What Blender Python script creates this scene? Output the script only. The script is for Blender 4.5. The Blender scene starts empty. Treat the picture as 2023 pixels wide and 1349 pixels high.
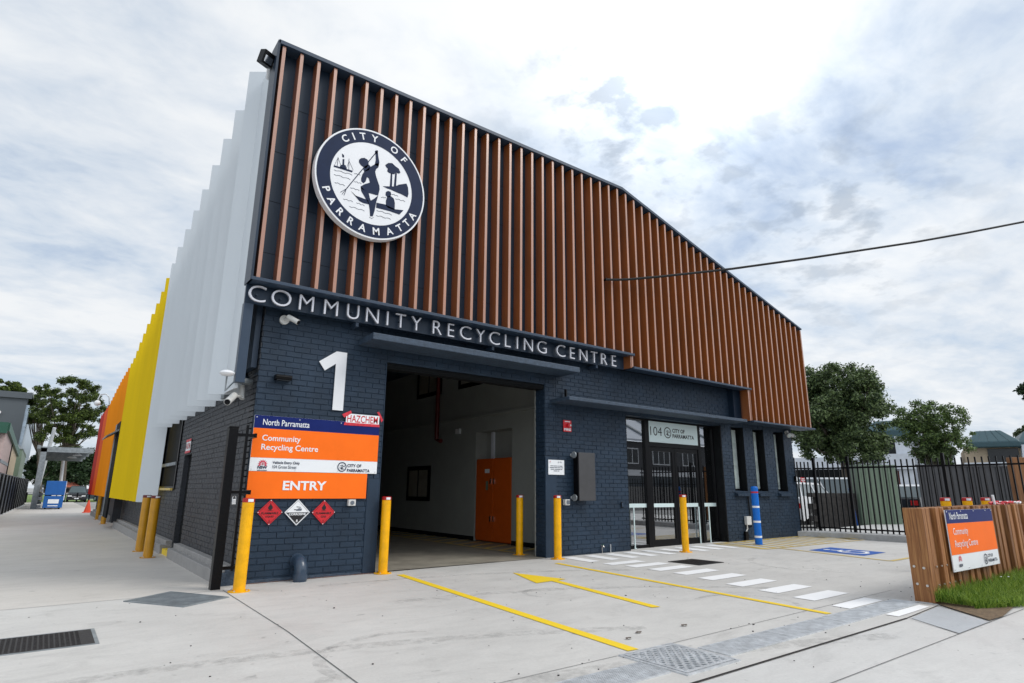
import bpy, math, random
import numpy as np
from mathutils import Vector, Matrix
random.seed(7); rng = np.random.default_rng(7)
scene = bpy.context.scene; COL = scene.collection; R_ = math.radians

# ---------------------------------------------------------------- camera
F_PX, YAW, PITCH, ROLL, CZ = 1190.07, R_(36.81837), R_(13.93045), R_(0.45144), 1.286
_f = Vector((math.sin(YAW)*math.cos(PITCH), math.cos(YAW)*math.cos(PITCH), math.sin(PITCH)))
_r = Vector((math.cos(YAW), -math.sin(YAW), 0)); _u = _r.cross(_f)
_r, _u = math.cos(ROLL)*_r + math.sin(ROLL)*_u, -math.sin(ROLL)*_r + math.cos(ROLL)*_u
camd = bpy.data.cameras.new('camera'); cam = bpy.data.objects.new('camera', camd); COL.objects.link(cam)
camd.sensor_width = 36; camd.lens = F_PX/2023*36; camd.clip_end = 3000; camd.clip_start = 0.05
cam.matrix_world = Matrix(((_r.x, _u.x, -_f.x, 0), (_r.y, _u.y, -_f.y, 0), (_r.z, _u.z, -_f.z, CZ), (0, 0, 0, 1)))
scene.camera = cam

def ray(px, py): return (px-1011.5)/F_PX*_r - (py-674.5)/F_PX*_u + _f
def W(px, py, Y=9.31):                      # survey point on a plane parallel to the facade
    d = ray(px, py); k = Y/d.y; return Vector((d.x*k, Y, d.z*k+CZ))
def S(px, py, X):                           # survey point on a plane parallel to the side wall
    d = ray(px, py); k = X/d.x; return Vector((X, d.y*k, d.z*k+CZ))
def G(px, py, h=0.0):                       # survey point on the paved ground
    d = ray(px, py); t = (-CZ+.024+h)/(d.z-.008*d.x+.0038*d.y); return Vector((d.x*t, d.y*t, d.z*t+CZ))
def V(px, py, depth): return ray(px, py)*depth + Vector((0, 0, CZ))
def gz(x, y): return .024 + .008*min(max(x, -12), 24) - .0038*min(max(y, -12), 90)

# ---------------------------------------------------------------- world, sun, exposure
SUN = Vector((.50, -.56, .80)).normalized(); GLOW = ray(1350, 70).normalized()
elev = math.asin(SUN.z); azim = math.atan2(SUN.x, SUN.y)
world = bpy.data.worlds.new('World'); scene.world = world; world.use_nodes = True
nt = world.node_tree; nt.nodes.clear(); N = nt.nodes.new; Lk = nt.links.new
def wn(t, **k):
    n = N(t)
    for a, b in k.items(): setattr(n, a, b)
    return n
def wmath(op, a, b=None, c=None, clamp=False):
    n = N('ShaderNodeMath'); n.operation = op; n.use_clamp = clamp
    for i, v in enumerate((a, b, c)):
        if v is None: continue
        if isinstance(v, (int, float)): n.inputs[i].default_value = v
        else: Lk(v, n.inputs[i])
    return n.outputs[0]
sky = wn('ShaderNodeTexSky', sky_type='NISHITA', sun_disc=False, sun_elevation=elev, sun_rotation=azim, dust_density=1.5)
bg_sky = N('ShaderNodeBackground'); bg_sky.inputs[1].default_value = 0.13; Lk(sky.outputs[0], bg_sky.inputs[0])
tc = N('ShaderNodeTexCoord'); sep = N('ShaderNodeSeparateXYZ'); Lk(tc.outputs['Generated'], sep.inputs[0])
zz = wmath('ADD', wmath('MAXIMUM', sep.outputs[2], 0.0), 0.16)
comb = N('ShaderNodeCombineXYZ'); Lk(wmath('DIVIDE', sep.outputs[0], zz), comb.inputs[0]); Lk(wmath('DIVIDE', sep.outputs[1], zz), comb.inputs[1])
def wnoise(scale, detail, rough, dist=0.0, off=(0, 0, 0), stretch=(1, 1, 1), rot=0.0):
    mp = N('ShaderNodeMapping'); mp.inputs['Location'].default_value = off; mp.inputs['Scale'].default_value = stretch
    mp.inputs['Rotation'].default_value = (0, 0, rot)
    Lk(comb.outputs[0], mp.inputs[0]); n = N('ShaderNodeTexNoise'); Lk(mp.outputs[0], n.inputs[0])
    n.inputs['Scale'].default_value = scale; n.inputs['Detail'].default_value = detail
    n.inputs['Roughness'].default_value = rough; n.inputs['Distortion'].default_value = dist
    return n.outputs[0]
def wramp(v, pts):
    n = N('ShaderNodeValToRGB'); Lk(v, n.inputs[0]); cr = n.color_ramp
    while len(cr.elements) < len(pts): cr.elements.new(0.5)
    for e, (p, c) in zip(cr.elements, pts): e.position = p; e.color = (*c, 1)
    return n.outputs[0]
big = wnoise(0.65, 8, 0.56, 0.25, (3.1, 1.7, 0)); streak = wnoise(2.1, 7, 0.6, 0.35, (8, 2, 0), (1, 1.35, 1), 0.5)
puff = wnoise(8.5, 6, 0.55, 0.1, (1.4, 5.2, 0)); mack = wnoise(6.5, 4, 0.55, 0.4, (2.2, 7.7, 0), (1, 1.5, 1), 0.9)
dens = wmath('ADD', wmath('ADD', wmath('MULTIPLY', big, 0.52), wmath('MULTIPLY', streak, 0.33)), wmath('MULTIPLY', mack, 0.15))
cover = wramp(dens, [(0.34, (0.55,)*3), (0.46, (0.93,)*3), (0.55, (1,)*3)])
ccol = wramp(dens, [(0.38, (0.52, 0.62, 0.77)), (0.45, (0.66, 0.74, 0.84)), (0.51, (0.79, 0.84, 0.90)), (0.58, (0.90, 0.925, 0.95))])
# small darker cloudlets gathered in one part of the sky
def near(px, py, p):
    n = N('ShaderNodeVectorMath'); n.operation = 'DOT_PRODUCT'; Lk(tc.outputs['Generated'], n.inputs[0]); n.inputs[1].default_value = ray(px, py).normalized()
    return wmath('POWER', wmath('MAXIMUM', n.outputs['Value'], 0.0), p)
zone = wmath('MINIMUM', wmath('ADD', wmath('ADD', wmath('MULTIPLY', near(1230, 230, 75.0), 1.2), wmath('MULTIPLY', near(1640, 420, 80.0), .75)), wmath('MULTIPLY', near(1380, 30, 400.0), 1.0)), 1.0)
dark = wmath('MULTIPLY', wramp(puff, [(0.50, (0,)*3), (0.63, (1,)*3)]), zone)
mx = N('ShaderNodeMix'); mx.data_type = 'RGBA'; Lk(wmath('MULTIPLY', dark, 0.72), mx.inputs[0]); Lk(ccol, mx.inputs[6]); mx.inputs[7].default_value = (0.33, 0.39, 0.47, 1)
dot = N('ShaderNodeVectorMath'); dot.operation = 'DOT_PRODUCT'; Lk(tc.outputs['Generated'], dot.inputs[0]); dot.inputs[1].default_value = GLOW
d0 = wmath('MAXIMUM', dot.outputs['Value'], 0.0)
glow = wmath('ADD', wmath('MULTIPLY', wmath('POWER', d0, 14.0), 0.26), wmath('MULTIPLY', wmath('POWER', d0, 110.0), 0.9))
bg_cl = N('ShaderNodeBackground'); Lk(mx.outputs[2], bg_cl.inputs[0]); # the sky behind the camera is the brighter half, with thin lit cloud
front_ = wmath('MAXIMUM', wmath('MULTIPLY', sep.outputs[1], -1.0), 0.0)
Lk(wmath('ADD', wmath('ADD', glow, 0.86), wmath('MULTIPLY', front_, 0.75)), bg_cl.inputs[1])
msh = N('ShaderNodeMixShader'); Lk(cover, msh.inputs[0]); Lk(bg_sky.outputs[0], msh.inputs[1]); Lk(bg_cl.outputs[0], msh.inputs[2])
wout = N('ShaderNodeOutputWorld'); Lk(msh.outputs[0], wout.inputs[0])

sd = bpy.data.lights.new('sun', 'SUN'); sd.energy = 1.5; sd.angle = R_(24); sd.color = (1.0, 0.96, 0.90)
sun = bpy.data.objects.new('sun', sd); COL.objects.link(sun); sun.rotation_euler = SUN.to_track_quat('Z', 'Y').to_euler()
scene.view_settings.view_transform = 'Standard'; scene.view_settings.look = 'None'
scene.view_settings.gamma = 1; scene.view_settings.exposure = 0.2
scene.cycles.max_bounces = 8; scene.cycles.transparent_max_bounces = 12

# ---------------------------------------------------------------- materials
def principled(name):
    m = bpy.data.materials.new(name); m.use_nodes = True; t = m.node_tree
    return m, t, t.nodes['Principled BSDF']
def tnode(t, kind, **k):
    n = t.nodes.new(kind)
    for a, b in k.items(): setattr(n, a, b)
    return n
def mat(name, col, rough=0.6, metal=0.0, var=0.12, scale=6.0, bump=0.0, bscale=60.0, coat=0.0, spec=0.5, var2=None, stretch=(1, 1, 1)):
    m, t, b = principled(name)
    b.inputs['Roughness'].default_value = rough; b.inputs['Metallic'].default_value = metal
    b.inputs['Coat Weight'].default_value = coat; b.inputs['Specular IOR Level'].default_value = spec
    c = tnode(t, 'ShaderNodeTexCoord'); mp = tnode(t, 'ShaderNodeMapping'); mp.inputs['Scale'].default_value = stretch
    t.links.new(c.outputs['Object'], mp.inputs[0])
    n = tnode(t, 'ShaderNodeTexNoise'); n.inputs['Scale'].default_value = scale; n.inputs['Detail'].default_value = 6; n.inputs['Roughness'].default_value = .62
    t.links.new(mp.outputs[0], n.inputs[0])
    r = tnode(t, 'ShaderNodeValToRGB'); t.links.new(n.outputs[0], r.inputs[0])
    lo = tuple(max(0, v*(1-var)) for v in col); hi = tuple(min(1, v*(1+var)) for v in (var2 or col))
    r.color_ramp.elements[0].position = .3; r.color_ramp.elements[0].color = (*lo, 1)
    r.color_ramp.elements[1].position = .7; r.color_ramp.elements[1].color = (*hi, 1)
    t.links.new(r.outputs[0], b.inputs['Base Color'])
    if bump:
        n2 = tnode(t, 'ShaderNodeTexNoise'); n2.inputs['Scale'].default_value = bscale; n2.inputs['Detail'].default_value = 4
        t.links.new(mp.outputs[0], n2.inputs[0])
        bp = tnode(t, 'ShaderNodeBump'); bp.inputs['Strength'].default_value = bump; bp.inputs['Distance'].default_value = .01
        t.links.new(n2.outputs[0], bp.inputs['Height']); t.links.new(bp.outputs[0], b.inputs['Normal'])
    return m
def flat(name, col, rough=0.5, metal=0.0, emis=0):
    m, t, b = principled(name); b.inputs['Base Color'].default_value = (*col, 1)
    b.inputs['Roughness'].default_value = rough; b.inputs['Metallic'].default_value = metal
    if emis: b.inputs['Emission Color'].default_value = (*col, 1); b.inputs['Emission Strength'].default_value = emis
    return m
def concrete(name, col, var=.10, tint=(1, 1, 1), scuff=.25):
    m, t, b = principled(name); L = t.links.new
    c = tnode(t, 'ShaderNodeTexCoord')
    def noise(scale, detail=6, rough=.6, stretch=(1, 1, 1), dist=0):
        mp = tnode(t, 'ShaderNodeMapping'); mp.inputs['Scale'].default_value = stretch; mp.inputs['Rotation'].default_value = (0, 0, .35)
        L(c.outputs['Object'], mp.inputs[0]); n = tnode(t, 'ShaderNodeTexNoise'); L(mp.outputs[0], n.inputs[0])
        n.inputs['Scale'].default_value = scale; n.inputs['Detail'].default_value = detail; n.inputs['Roughness'].default_value = rough; n.inputs['Distortion'].default_value = dist
        return n.outputs[0]
    def ramp(v, p0, c0, p1, c1):
        r = tnode(t, 'ShaderNodeValToRGB'); L(v, r.inputs[0]); e = r.color_ramp.elements
        e[0].position, e[0].color, e[1].position, e[1].color = p0, (*c0, 1), p1, (*c1, 1); return r.outputs[0]
    def mul(a, b_, fac=1.0):
        x = tnode(t, 'ShaderNodeMix', data_type='RGBA', blend_type='MULTIPLY'); x.inputs[0].default_value = fac; L(a, x.inputs[6]); L(b_, x.inputs[7]); return x.outputs[2]
    base = ramp(noise(.45, 5), .3, tuple(v*(1-var) for v in col), .7, tuple(v*(1+var*.6)*k for v, k in zip(col, tint)))
    fine = ramp(noise(45, 3, .7), .3, (.90,)*3, .7, (1.0,)*3)
    broom = ramp(noise(2.6, 7, .65, (.8, 2.4, 1), .6), .34, (.93,)*3, .56, (1,)*3)
    sc = ramp(noise(1.3, 8, .72, (1, 1.8, 1), .9), .31, (1-scuff*.6,)*3, .46, (1,)*3)
    sp = ramp(noise(9, 2, .5), .24, (.72,)*3, .30, (1,)*3)
    L(mul(mul(mul(mul(base, fine), broom), sc), sp), b.inputs['Base Color'])
    L(ramp(noise(1.3, 5), .3, (.52,)*3, .7, (.78,)*3), b.inputs['Roughness'])
    bp = tnode(t, 'ShaderNodeBump'); bp.inputs['Strength'].default_value = .25; bp.inputs['Distance'].default_value = .004
    L(noise(90, 4, .7), bp.inputs['Height']); L(bp.outputs[0], b.inputs['Normal'])
    return m
def scuff_mat(name, col, strength=.5):
    m, t, b = principled(name); L = t.links.new; c = tnode(t, 'ShaderNodeTexCoord'); b.inputs['Base Color'].default_value = (*col, 1); b.inputs['Roughness'].default_value = .8
    n = tnode(t, 'ShaderNodeTexNoise'); n.inputs['Scale'].default_value = 9; n.inputs['Detail'].default_value = 8; n.inputs['Roughness'].default_value = .75; L(c.outputs['Object'], n.inputs[0])
    r = tnode(t, 'ShaderNodeMapRange'); L(n.outputs[0], r.inputs[0]); r.inputs[1].default_value = .42; r.inputs[2].default_value = .68; r.inputs[3].default_value = 0; r.inputs[4].default_value = strength
    tr = tnode(t, 'ShaderNodeBsdfTransparent'); ms = tnode(t, 'ShaderNodeMixShader'); L(r.outputs[0], ms.inputs[0]); L(tr.outputs[0], ms.inputs[1]); L(b.outputs[0], ms.inputs[2]); L(ms.outputs[0], t.nodes['Material Output'].inputs[0]); return m
def worn_paint(name, col, under, wear=.40, rough=.6, soft=.06, scale=14):
    m, t, b = principled(name); L = t.links.new; c = tnode(t, 'ShaderNodeTexCoord')
    n = tnode(t, 'ShaderNodeTexNoise'); n.inputs['Scale'].default_value = scale; n.inputs['Detail'].default_value = 8; n.inputs['Roughness'].default_value = .7; L(c.outputs['Object'], n.inputs[0])
    r = tnode(t, 'ShaderNodeValToRGB'); L(n.outputs[0], r.inputs[0]); e = r.color_ramp.elements
    e[0].position, e[0].color, e[1].position, e[1].color = wear-soft, (*under, 1), wear, (*col, 1)
    L(r.outputs[0], b.inputs['Base Color']); b.inputs['Roughness'].default_value = rough; return m
def wood(name, c1, c2, c3):
    m, t, b = principled(name); L = t.links.new; c = tnode(t, 'ShaderNodeTexCoord'); oi = tnode(t, 'ShaderNodeObjectInfo')
    mp = tnode(t, 'ShaderNodeMapping'); mp.inputs['Scale'].default_value = (26, 26, .9); L(c.outputs['Object'], mp.inputs[0])
    n = tnode(t, 'ShaderNodeTexNoise', noise_dimensions='4D'); n.inputs['Scale'].default_value = 2.2; n.inputs['Detail'].default_value = 8; n.inputs['Roughness'].default_value = .6; n.inputs['Distortion'].default_value = .8
    L(mp.outputs[0], n.inputs['Vector']); mm = tnode(t, 'ShaderNodeMath', operation='MULTIPLY'); L(oi.outputs['Random'], mm.inputs[0]); mm.inputs[1].default_value = 40; L(mm.outputs[0], n.inputs['W'])
    r = tnode(t, 'ShaderNodeValToRGB'); L(n.outputs[0], r.inputs[0]); r.color_ramp.elements.new(.5)
    for e, (p, cc) in zip(r.color_ramp.elements, ((.28, c1), (.48, c2), (.74, c3))): e.position = p; e.color = (*cc, 1)
    h = tnode(t, 'ShaderNodeHueSaturation'); L(r.outputs[0], h.inputs['Color'])
    mr = tnode(t, 'ShaderNodeMapRange'); L(oi.outputs['Random'], mr.inputs[0]); mr.inputs[3].default_value = .65; mr.inputs[4].default_value = 1.25; L(mr.outputs[0], h.inputs['Value'])
    L(h.outputs[0], b.inputs['Base Color']); b.inputs['Roughness'].default_value = .6
    bp = tnode(t, 'ShaderNodeBump'); bp.inputs['Strength'].default_value = .35; bp.inputs['Distance'].default_value = .004; L(n.outputs[0], bp.inputs['Height']); L(bp.outputs[0], b.inputs['Normal'])
    return m
def foliage(name, dark, light, trans=.25):
    m, t, b = principled(name); L = t.links.new; g = tnode(t, 'ShaderNodeNewGeometry')
    r = tnode(t, 'ShaderNodeValToRGB'); L(g.outputs['Random Per Island'], r.inputs[0]); e = r.color_ramp.elements
    e[0].position, e[0].color, e[1].position, e[1].color = .1, (*dark, 1), .95, (*light, 1)
    L(r.outputs[0], b.inputs['Base Color']); b.inputs['Roughness'].default_value = .5; b.inputs['Specular IOR Level'].default_value = .35
    tr = tnode(t, 'ShaderNodeBsdfTranslucent'); L(r.outputs[0], tr.inputs[0]); ms = tnode(t, 'ShaderNodeMixShader'); ms.inputs[0].default_value = trans
    L(b.outputs[0], ms.inputs[1]); L(tr.outputs[0], ms.inputs[2]); L(ms.outputs[0], t.nodes['Material Output'].inputs[0]); return m
def glass(name, tint=(.75, .8, .8), alpha=.55):
    m = bpy.data.materials.new(name); m.use_nodes = True; t = m.node_tree; t.nodes.clear(); L = t.links.new
    o = tnode(t, 'ShaderNodeOutputMaterial'); gl = tnode(t, 'ShaderNodeBsdfGlossy'); gl.inputs['Roughness'].default_value = .01; gl.inputs['Color'].default_value = (.95, .97, 1, 1)
    tr = tnode(t, 'ShaderNodeBsdfTransparent'); tr.inputs[0].default_value = (*tint, 1)
    fr = tnode(t, 'ShaderNodeFresnel'); fr.inputs[0].default_value = 1.52
    ad = tnode(t, 'ShaderNodeMath', operation='MULTIPLY_ADD'); L(fr.outputs[0], ad.inputs[0]); ad.inputs[1].default_value = 1.6; ad.inputs[2].default_value = alpha
    ms = tnode(t, 'ShaderNodeMixShader'); L(ad.outputs[0], ms.inputs[0]); L(tr.outputs[0], ms.inputs[1]); L(gl.outputs[0], ms.inputs[2]); L(ms.outputs[0], o.inputs[0]); return m

NAVY = (.017, .033, .057)
M = dict(
 brick=mat('navy painted brick', NAVY, .5, var=.26, scale=1.8, bump=.5, bscale=90, spec=.3),
 brickside=mat('charcoal painted brick', (.028, .032, .040), .5, var=.22, scale=3, bump=.5, bscale=90, spec=.4),
 navy=mat('navy render', (.019, .036, .062), .55, spec=.3, var=.12, scale=4, bump=.25, bscale=60),
 slab=mat('navy painted rough concrete', (.034, .056, .088), .6, var=.35, scale=14, bump=.9, bscale=70),
 navymetal=mat('navy folded steel', (.030, .050, .082), .42, var=.08, scale=3, spec=.35),
 backing=mat('dark navy sheet', (.011, .024, .045), .42, spec=.35, var=.2, scale=1.5, stretch=(3, 3, .4)),
 black=mat('black powdercoat', (.004, .004, .005), .35, var=.2, spec=.18),
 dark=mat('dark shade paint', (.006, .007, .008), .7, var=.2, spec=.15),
 fin=mat('terracotta aluminium batten', (.285, .082, .013), .40, var=.18, scale=2.5, coat=1.0, stretch=(1, 1, .3)),
 white=mat('white paint', (.74, .75, .77), .45, var=.04, scale=3),
 letters=mat('brushed aluminium letter face', (.62, .62, .66), .38, metal=.35, var=.08, scale=20, stretch=(1, 1, 8)),
 louvre=mat('white steel louvre', (.60, .64, .67), .30, var=.05, scale=.8, coat=.25, stretch=(1, 1, .2)),
 lyellow=mat('yellow steel louvre', (.78, .54, .0), .5, var=.05, scale=.8, spec=.2, stretch=(1, 1, .2)),
 lorange=mat('orange steel louvre', (.85, .27, .002), .5, var=.05, scale=.8, spec=.2, stretch=(1, 1, .2)),
 lred=mat('vermilion steel louvre', (.72, .085, .006), .38, var=.05, scale=.8),
 ldred=mat('deep red steel louvre', (.42, .012, .006), .38, var=.05, scale=.8),
 bollard=mat('yellow bollard paint', (.86, .42, .0), .42, var=.16, scale=7, spec=.35),
 bollardshade=mat('shaded yellow bollard paint', (.55, .26, .006), .38, var=.12, scale=5, coat=.15),  # bollard yellow darkened to stand for the shade in the lane
 redcap=mat('red bollard collar', (.42, .010, .012), .4, var=.15),
 redcapshade=mat('shaded red bollard collar', (.13, .008, .010), .45, var=.15),  # collar red darkened for the same lane shade
 blue=mat('blue bollard sleeve', (.006, .14, .55), .4, var=.08, spec=.3),
 signnavy=mat('navy sign film', (.004, .014, .12), .45, var=.12, scale=2, spec=.2),
 signorange=mat('orange sign film', (.95, .165, .012), .5, var=.05, scale=2, spec=.15),
 signwhite=mat('white sign film', (.80, .82, .84), .38, var=.03, scale=2),
 ink=mat('dark blue ink', (.008, .018, .052), .5, var=.1, spec=.15),
 greyink=mat('grey ink', (.12, .14, .17), .5, var=.1),
 blackink=mat('black ink', (.006, .006, .008), .5, var=.1),
 red=mat('red sign paint', (.55, .014, .022), .42, var=.12),
 tape=mat('red tape', (.60, .03, .05), .35, var=.25, scale=20),
 pink=mat('crimson ink', (.62, .02, .06), .4, var=.1),
 galv=mat('galvanised steel', (.58, .60, .62), .45, metal=.35, var=.25, scale=10, bump=.1),
 galvdark=mat('weathered galvanised steel', (.24, .265, .28), .5, metal=.3, var=.3, scale=5),
 iron=mat('cast iron', (.030, .027, .027), .6, metal=.3, var=.4, scale=22, bump=.6, bscale=60),
 concrete=concrete('new concrete', (.60, .582, .552)),
 concrete2=concrete('driveway concrete', (.60, .565, .52), .10, scuff=.15),
 path=concrete('footpath concrete', (.61, .597, .575), .08),
 slabnew=concrete('fresh grey concrete', (.47, .49, .51), .05, scuff=.05),
 step=mat('grey painted concrete step', (.30, .29, .28), .7, var=.12, scale=5, bump=.4),
 kerb=mat('kerb concrete', (.46, .46, .45), .75, var=.15, scale=8, bump=.4),
 joint=mat('dark joint filler', (.018, .014, .013), .8, var=.3, scale=30),
 crack=mat('saw cut', (.12, .12, .12), .9, var=.3, scale=20),
 stain=mat('orange sealant stain', (.42, .20, .13), .8, var=.3, scale=9),
 lineyellow=worn_paint('yellow line paint', (.86, .60, .02), (.55, .45, .2), .36),
 hatchyellow=worn_paint('faded yellow hatch paint', (.62, .45, .12), (.42, .38, .28), .50, soft=.2, scale=3),
 linewhite=worn_paint('white line paint', (.88, .88, .88), (.6, .6, .6), .34),
 lineblue=worn_paint('blue bay paint', (.006, .085, .40), (.15, .25, .42), .30),
 timber=wood('red hardwood', (.10, .034, .010), (.27, .108, .032), (.46, .23, .080)),
 timberend=wood('hardwood end grain', (.20, .11, .055), (.33, .20, .11), (.42, .28, .17)),
 grey=mat('charcoal steel cover', (.065, .065, .068), .45, var=.1, metal=.2),
 sage=mat('sage green colour steel', (.14, .19, .135), .5, var=.08),
 slate=mat('slate grey colour steel', (.050, .050, .054), .5, var=.1),
 teal=mat('teal roof sheet', (.03, .075, .09), .45, var=.12),
 render=mat('pale render', (.62, .65, .70), .8, var=.08, scale=2),
 cream=mat('cream weatherboard', (.50, .40, .28), .7, var=.12),
 mauve=mat('faded pink brick', (.42, .32, .30), .8, var=.15),
 brown=mat('brown door', (.13, .028, .014), .5, var=.2),
 green=mat('dark green gutter', (.010, .075, .045), .45, var=.1),
 whgrey=mat('charcoal wall sheet', (.075, .088, .10), .55, var=.08, stretch=(6, 6, .2)),
 whshine=mat('galvanised wall sheet', (.30, .36, .42), .3, metal=.6, var=.3, scale=1.0),
 blockwall=mat('dark block', (.055, .050, .046), .9, var=.4, scale=9, bump=.5),
 binblue=mat('blue skip paint', (.006, .10, .36), .45, var=.12, scale=4),
 cone=flat('orange cone plastic', (.85, .09, .03), .5),
 rubber=flat('black rubber', (.012, .012, .012), .8),
 carwhite=flat('white car paint', (.75, .76, .78), .2), cardark=flat('dark car paint', (.012, .014, .018), .2),
 carsilver=flat('grey blue car paint', (.12, .16, .2), .25),
 carglass=flat('tinted car glass', (.10, .13, .14), .08), chrome=flat('chrome', (.7, .7, .7), .15, 1.0),
 lightred=flat('tail lamp red', (.5, .02, .02), .2), lightclear=flat('headlamp lens', (.75, .75, .75), .1),
 intwall=mat('warehouse interior paint', (.30, .31, .29), .7, var=.06, scale=2),
 intfloor=mat('worn warehouse floor', (.27, .245, .20), .55, var=.25, scale=2.5),
 cabinet=mat('orange cabinet paint', (.55, .09, .008), .4, var=.06, spec=.3),
 redpipe=mat('red fire pipe', (.13, .010, .008), .45, var=.15),
 bark=mat('grey brown bark', (.12, .095, .075), .9, var=.35, scale=8, bump=.6, bscale=20),
 leafgum=foliage('gum leaves', (.016, .034, .008), (.13, .18, .032)),
 leafdark=foliage('dark leaves', (.012, .028, .011), (.050, .090, .032)),
 leafright=foliage('glossy street tree leaves', (.014, .034, .012), (.19, .26, .10)),
 leafpale=foliage('loose tree leaves', (.022, .050, .016), (.18, .26, .075)),
 leafolive=foliage('olive hedge leaves', (.030, .045, .014), (.085, .115, .045)),
 grassblade=foliage('grass blades', (.045, .13, .008), (.33, .46, .070), .35),
 lawn=mat('distant lawn', (.16, .24, .06), .9, var=.2, scale=.5),
 soil=mat('dry soil and thatch', (.16, .11, .065), .95, var=.45, scale=25, bump=1, bscale=60),
 earth=mat('general ground', (.30, .30, .29), .9, var=.15, scale=.3),
 scuff=scuff_mat('tyre rubber trace', (.16, .155, .15), .26),
 asphalt=mat('asphalt', (.055, .055, .058), .85, var=.2, scale=20, bump=.5),
 roofred=mat('terracotta roof tiles', (.35, .10, .06), .8, var=.2), brickfar=mat('far brick', (.25, .17, .13), .8, var=.2),
 glass=glass('entrance glass', (.66, .70, .70), .30), glassdark=flat('dark glazing', (.012, .015, .018), .22),
 palegloss=mat('frosted window', (.42, .48, .46), .08, var=.25, scale=2.2, stretch=(1, 1, 3)), blind=mat('pale blind', (.52, .58, .54), .6, var=.06, stretch=(20, 1, .3)),  # opaque pale window pane; bright streaky reflections are put into its colour
 signpanel=mat('pale sign panel', (.62, .74, .74), .3, var=.05, scale=2),  # plain pale blue-grey colour without emission
 cctv=mat('off white camera plastic', (.62, .62, .60), .35, var=.05),
 lens=flat('dark lens', (.006, .006, .008), .1), pvc=mat('navy painted drain pipe', (.030, .052, .085), .32, var=.1, coat=.2),
 bronze=flat('silver bolt', (.6, .58, .55), .35, .8), poster=mat('red banner film', (.20, .012, .010), .5, var=.2), skin=flat('beige', (.4, .3, .2), .6),
)

_b = M['fin'].node_tree.nodes['Principled BSDF']; _b.inputs['Coat IOR'].default_value = 2.0; _b.inputs['Coat Roughness'].default_value = .30; _b.inputs['Specular IOR Level'].default_value = .3

# ---------------------------------------------------------------- mesh and object helpers
class MB:
    def __init__(s): s.v = []; s.f = []
    def add(s, vs, fs):
        o = len(s.v); s.v += [tuple(p) for p in vs]; s.f += [tuple(i+o for i in f) for f in fs]; return s
    def box(s, x0, x1, y0, y1, z0, z1, mtx=None):
        vs = [Vector((x, y, z)) for z in (z0, z1) for y in (y0, y1) for x in (x0, x1)]
        if mtx is not None: vs = [mtx @ p for p in vs]
        return s.add(vs, [(0, 2, 3, 1), (4, 5, 7, 6), (0, 1, 5, 4), (2, 6, 7, 3), (0, 4, 6, 2), (1, 3, 7, 5)])
    def prism(s, pts, d):                    # pts: planar loop of 3D points, d: extrusion vector
        pts = [Vector(p) for p in pts]; d = Vector(d); n = len(pts)
        nrm = Vector((0, 0, 0))
        for i in range(n): nrm += pts[i].cross(pts[(i+1) % n])
        if nrm.dot(d) > 0: pts = pts[::-1]
        return s.add(pts+[p+d for p in pts], [tuple(range(n)), tuple(range(2*n-1, n-1, -1))]+[(i, i+n, (i+1) % n+n, (i+1) % n) for i in range(n)])
    def sheet(s, pts): return s.add([Vector(p) for p in pts], [tuple(range(len(pts)))])
    def tube(s, path, r, seg=10, caps=True):
        path = [Vector(p) for p in path]; n = len(path); rs = r if isinstance(r, (list, tuple)) else [r]*n
        vs, fs = [], []; prev = None
        for i, p in enumerate(path):
            t = (path[min(i+1, n-1)]-path[max(i-1, 0)]).normalized()
            if prev is None: a = t.orthogonal().normalized()
            else: a = (prev - t*prev.dot(t)).normalized()
            prev = a; b = t.cross(a)
            for k in range(seg):
                w = 2*math.pi*k/seg; vs.append(p+(a*math.cos(w)+b*math.sin(w))*rs[i])
        for i in range(n-1):
            for k in range(seg): fs.append((i*seg+k, i*seg+(k+1) % seg, (i+1)*seg+(k+1) % seg, (i+1)*seg+k))
        if caps: fs += [tuple(range(seg-1, -1, -1)), tuple(range((n-1)*seg, n*seg))]
        return s.add(vs, fs)
    def ball(s, c, r, seg=14, rings=8, sc=(1, 1, 1)):
        c = Vector(c); vs = []; fs = []
        for i in range(rings+1):
            a = math.pi*i/rings
            for k in range(seg):
                w = 2*math.pi*k/seg; vs.append(c+Vector((r*sc[0]*math.sin(a)*math.cos(w), r*sc[1]*math.sin(a)*math.sin(w), r*sc[2]*math.cos(a))))
        for i in range(rings):
            for k in range(seg): fs.append((i*seg+k, (i+1)*seg+k, (i+1)*seg+(k+1) % seg, i*seg+(k+1) % seg))
        return s.add(vs, fs)
    def build(s, name, m, parent=None, smooth=False, bevel=0, loc=None):
        me = bpy.data.meshes.new(name)
        off = Vector((0, 0, 0))
        if parent is not None:
            p = parent
            while p is not None: off += p.location; p = p.parent
        if loc is not None: off += Vector(loc)
        me.from_pydata([(v[0]-off.x, v[1]-off.y, v[2]-off.z) for v in s.v], [], s.f); me.update()
        me.materials.append(M[m] if isinstance(m, str) else m)
        o = bpy.data.objects.new(name, me); COL.objects.link(o)
        if parent is not None: o.parent = parent
        if loc is not None: o.location = Vector(loc)
        if smooth:
            me.polygons.foreach_set('use_smooth', [True]*len(me.polygons)); me.update()
            try: me.set_sharp_from_angle(angle=R_(35))
            except Exception: pass
        if bevel:
            b = o.modifiers.new('bevel', 'BEVEL'); b.width = bevel; b.segments = 2; b.limit_method = 'ANGLE'
        return o
def tag(o, label=None, cat=None, group=None, kind=None):
    if label: o['label'] = label
    if cat: o['category'] = cat
    if group: o['group'] = group
    if kind: o['kind'] = kind
    return o
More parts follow.
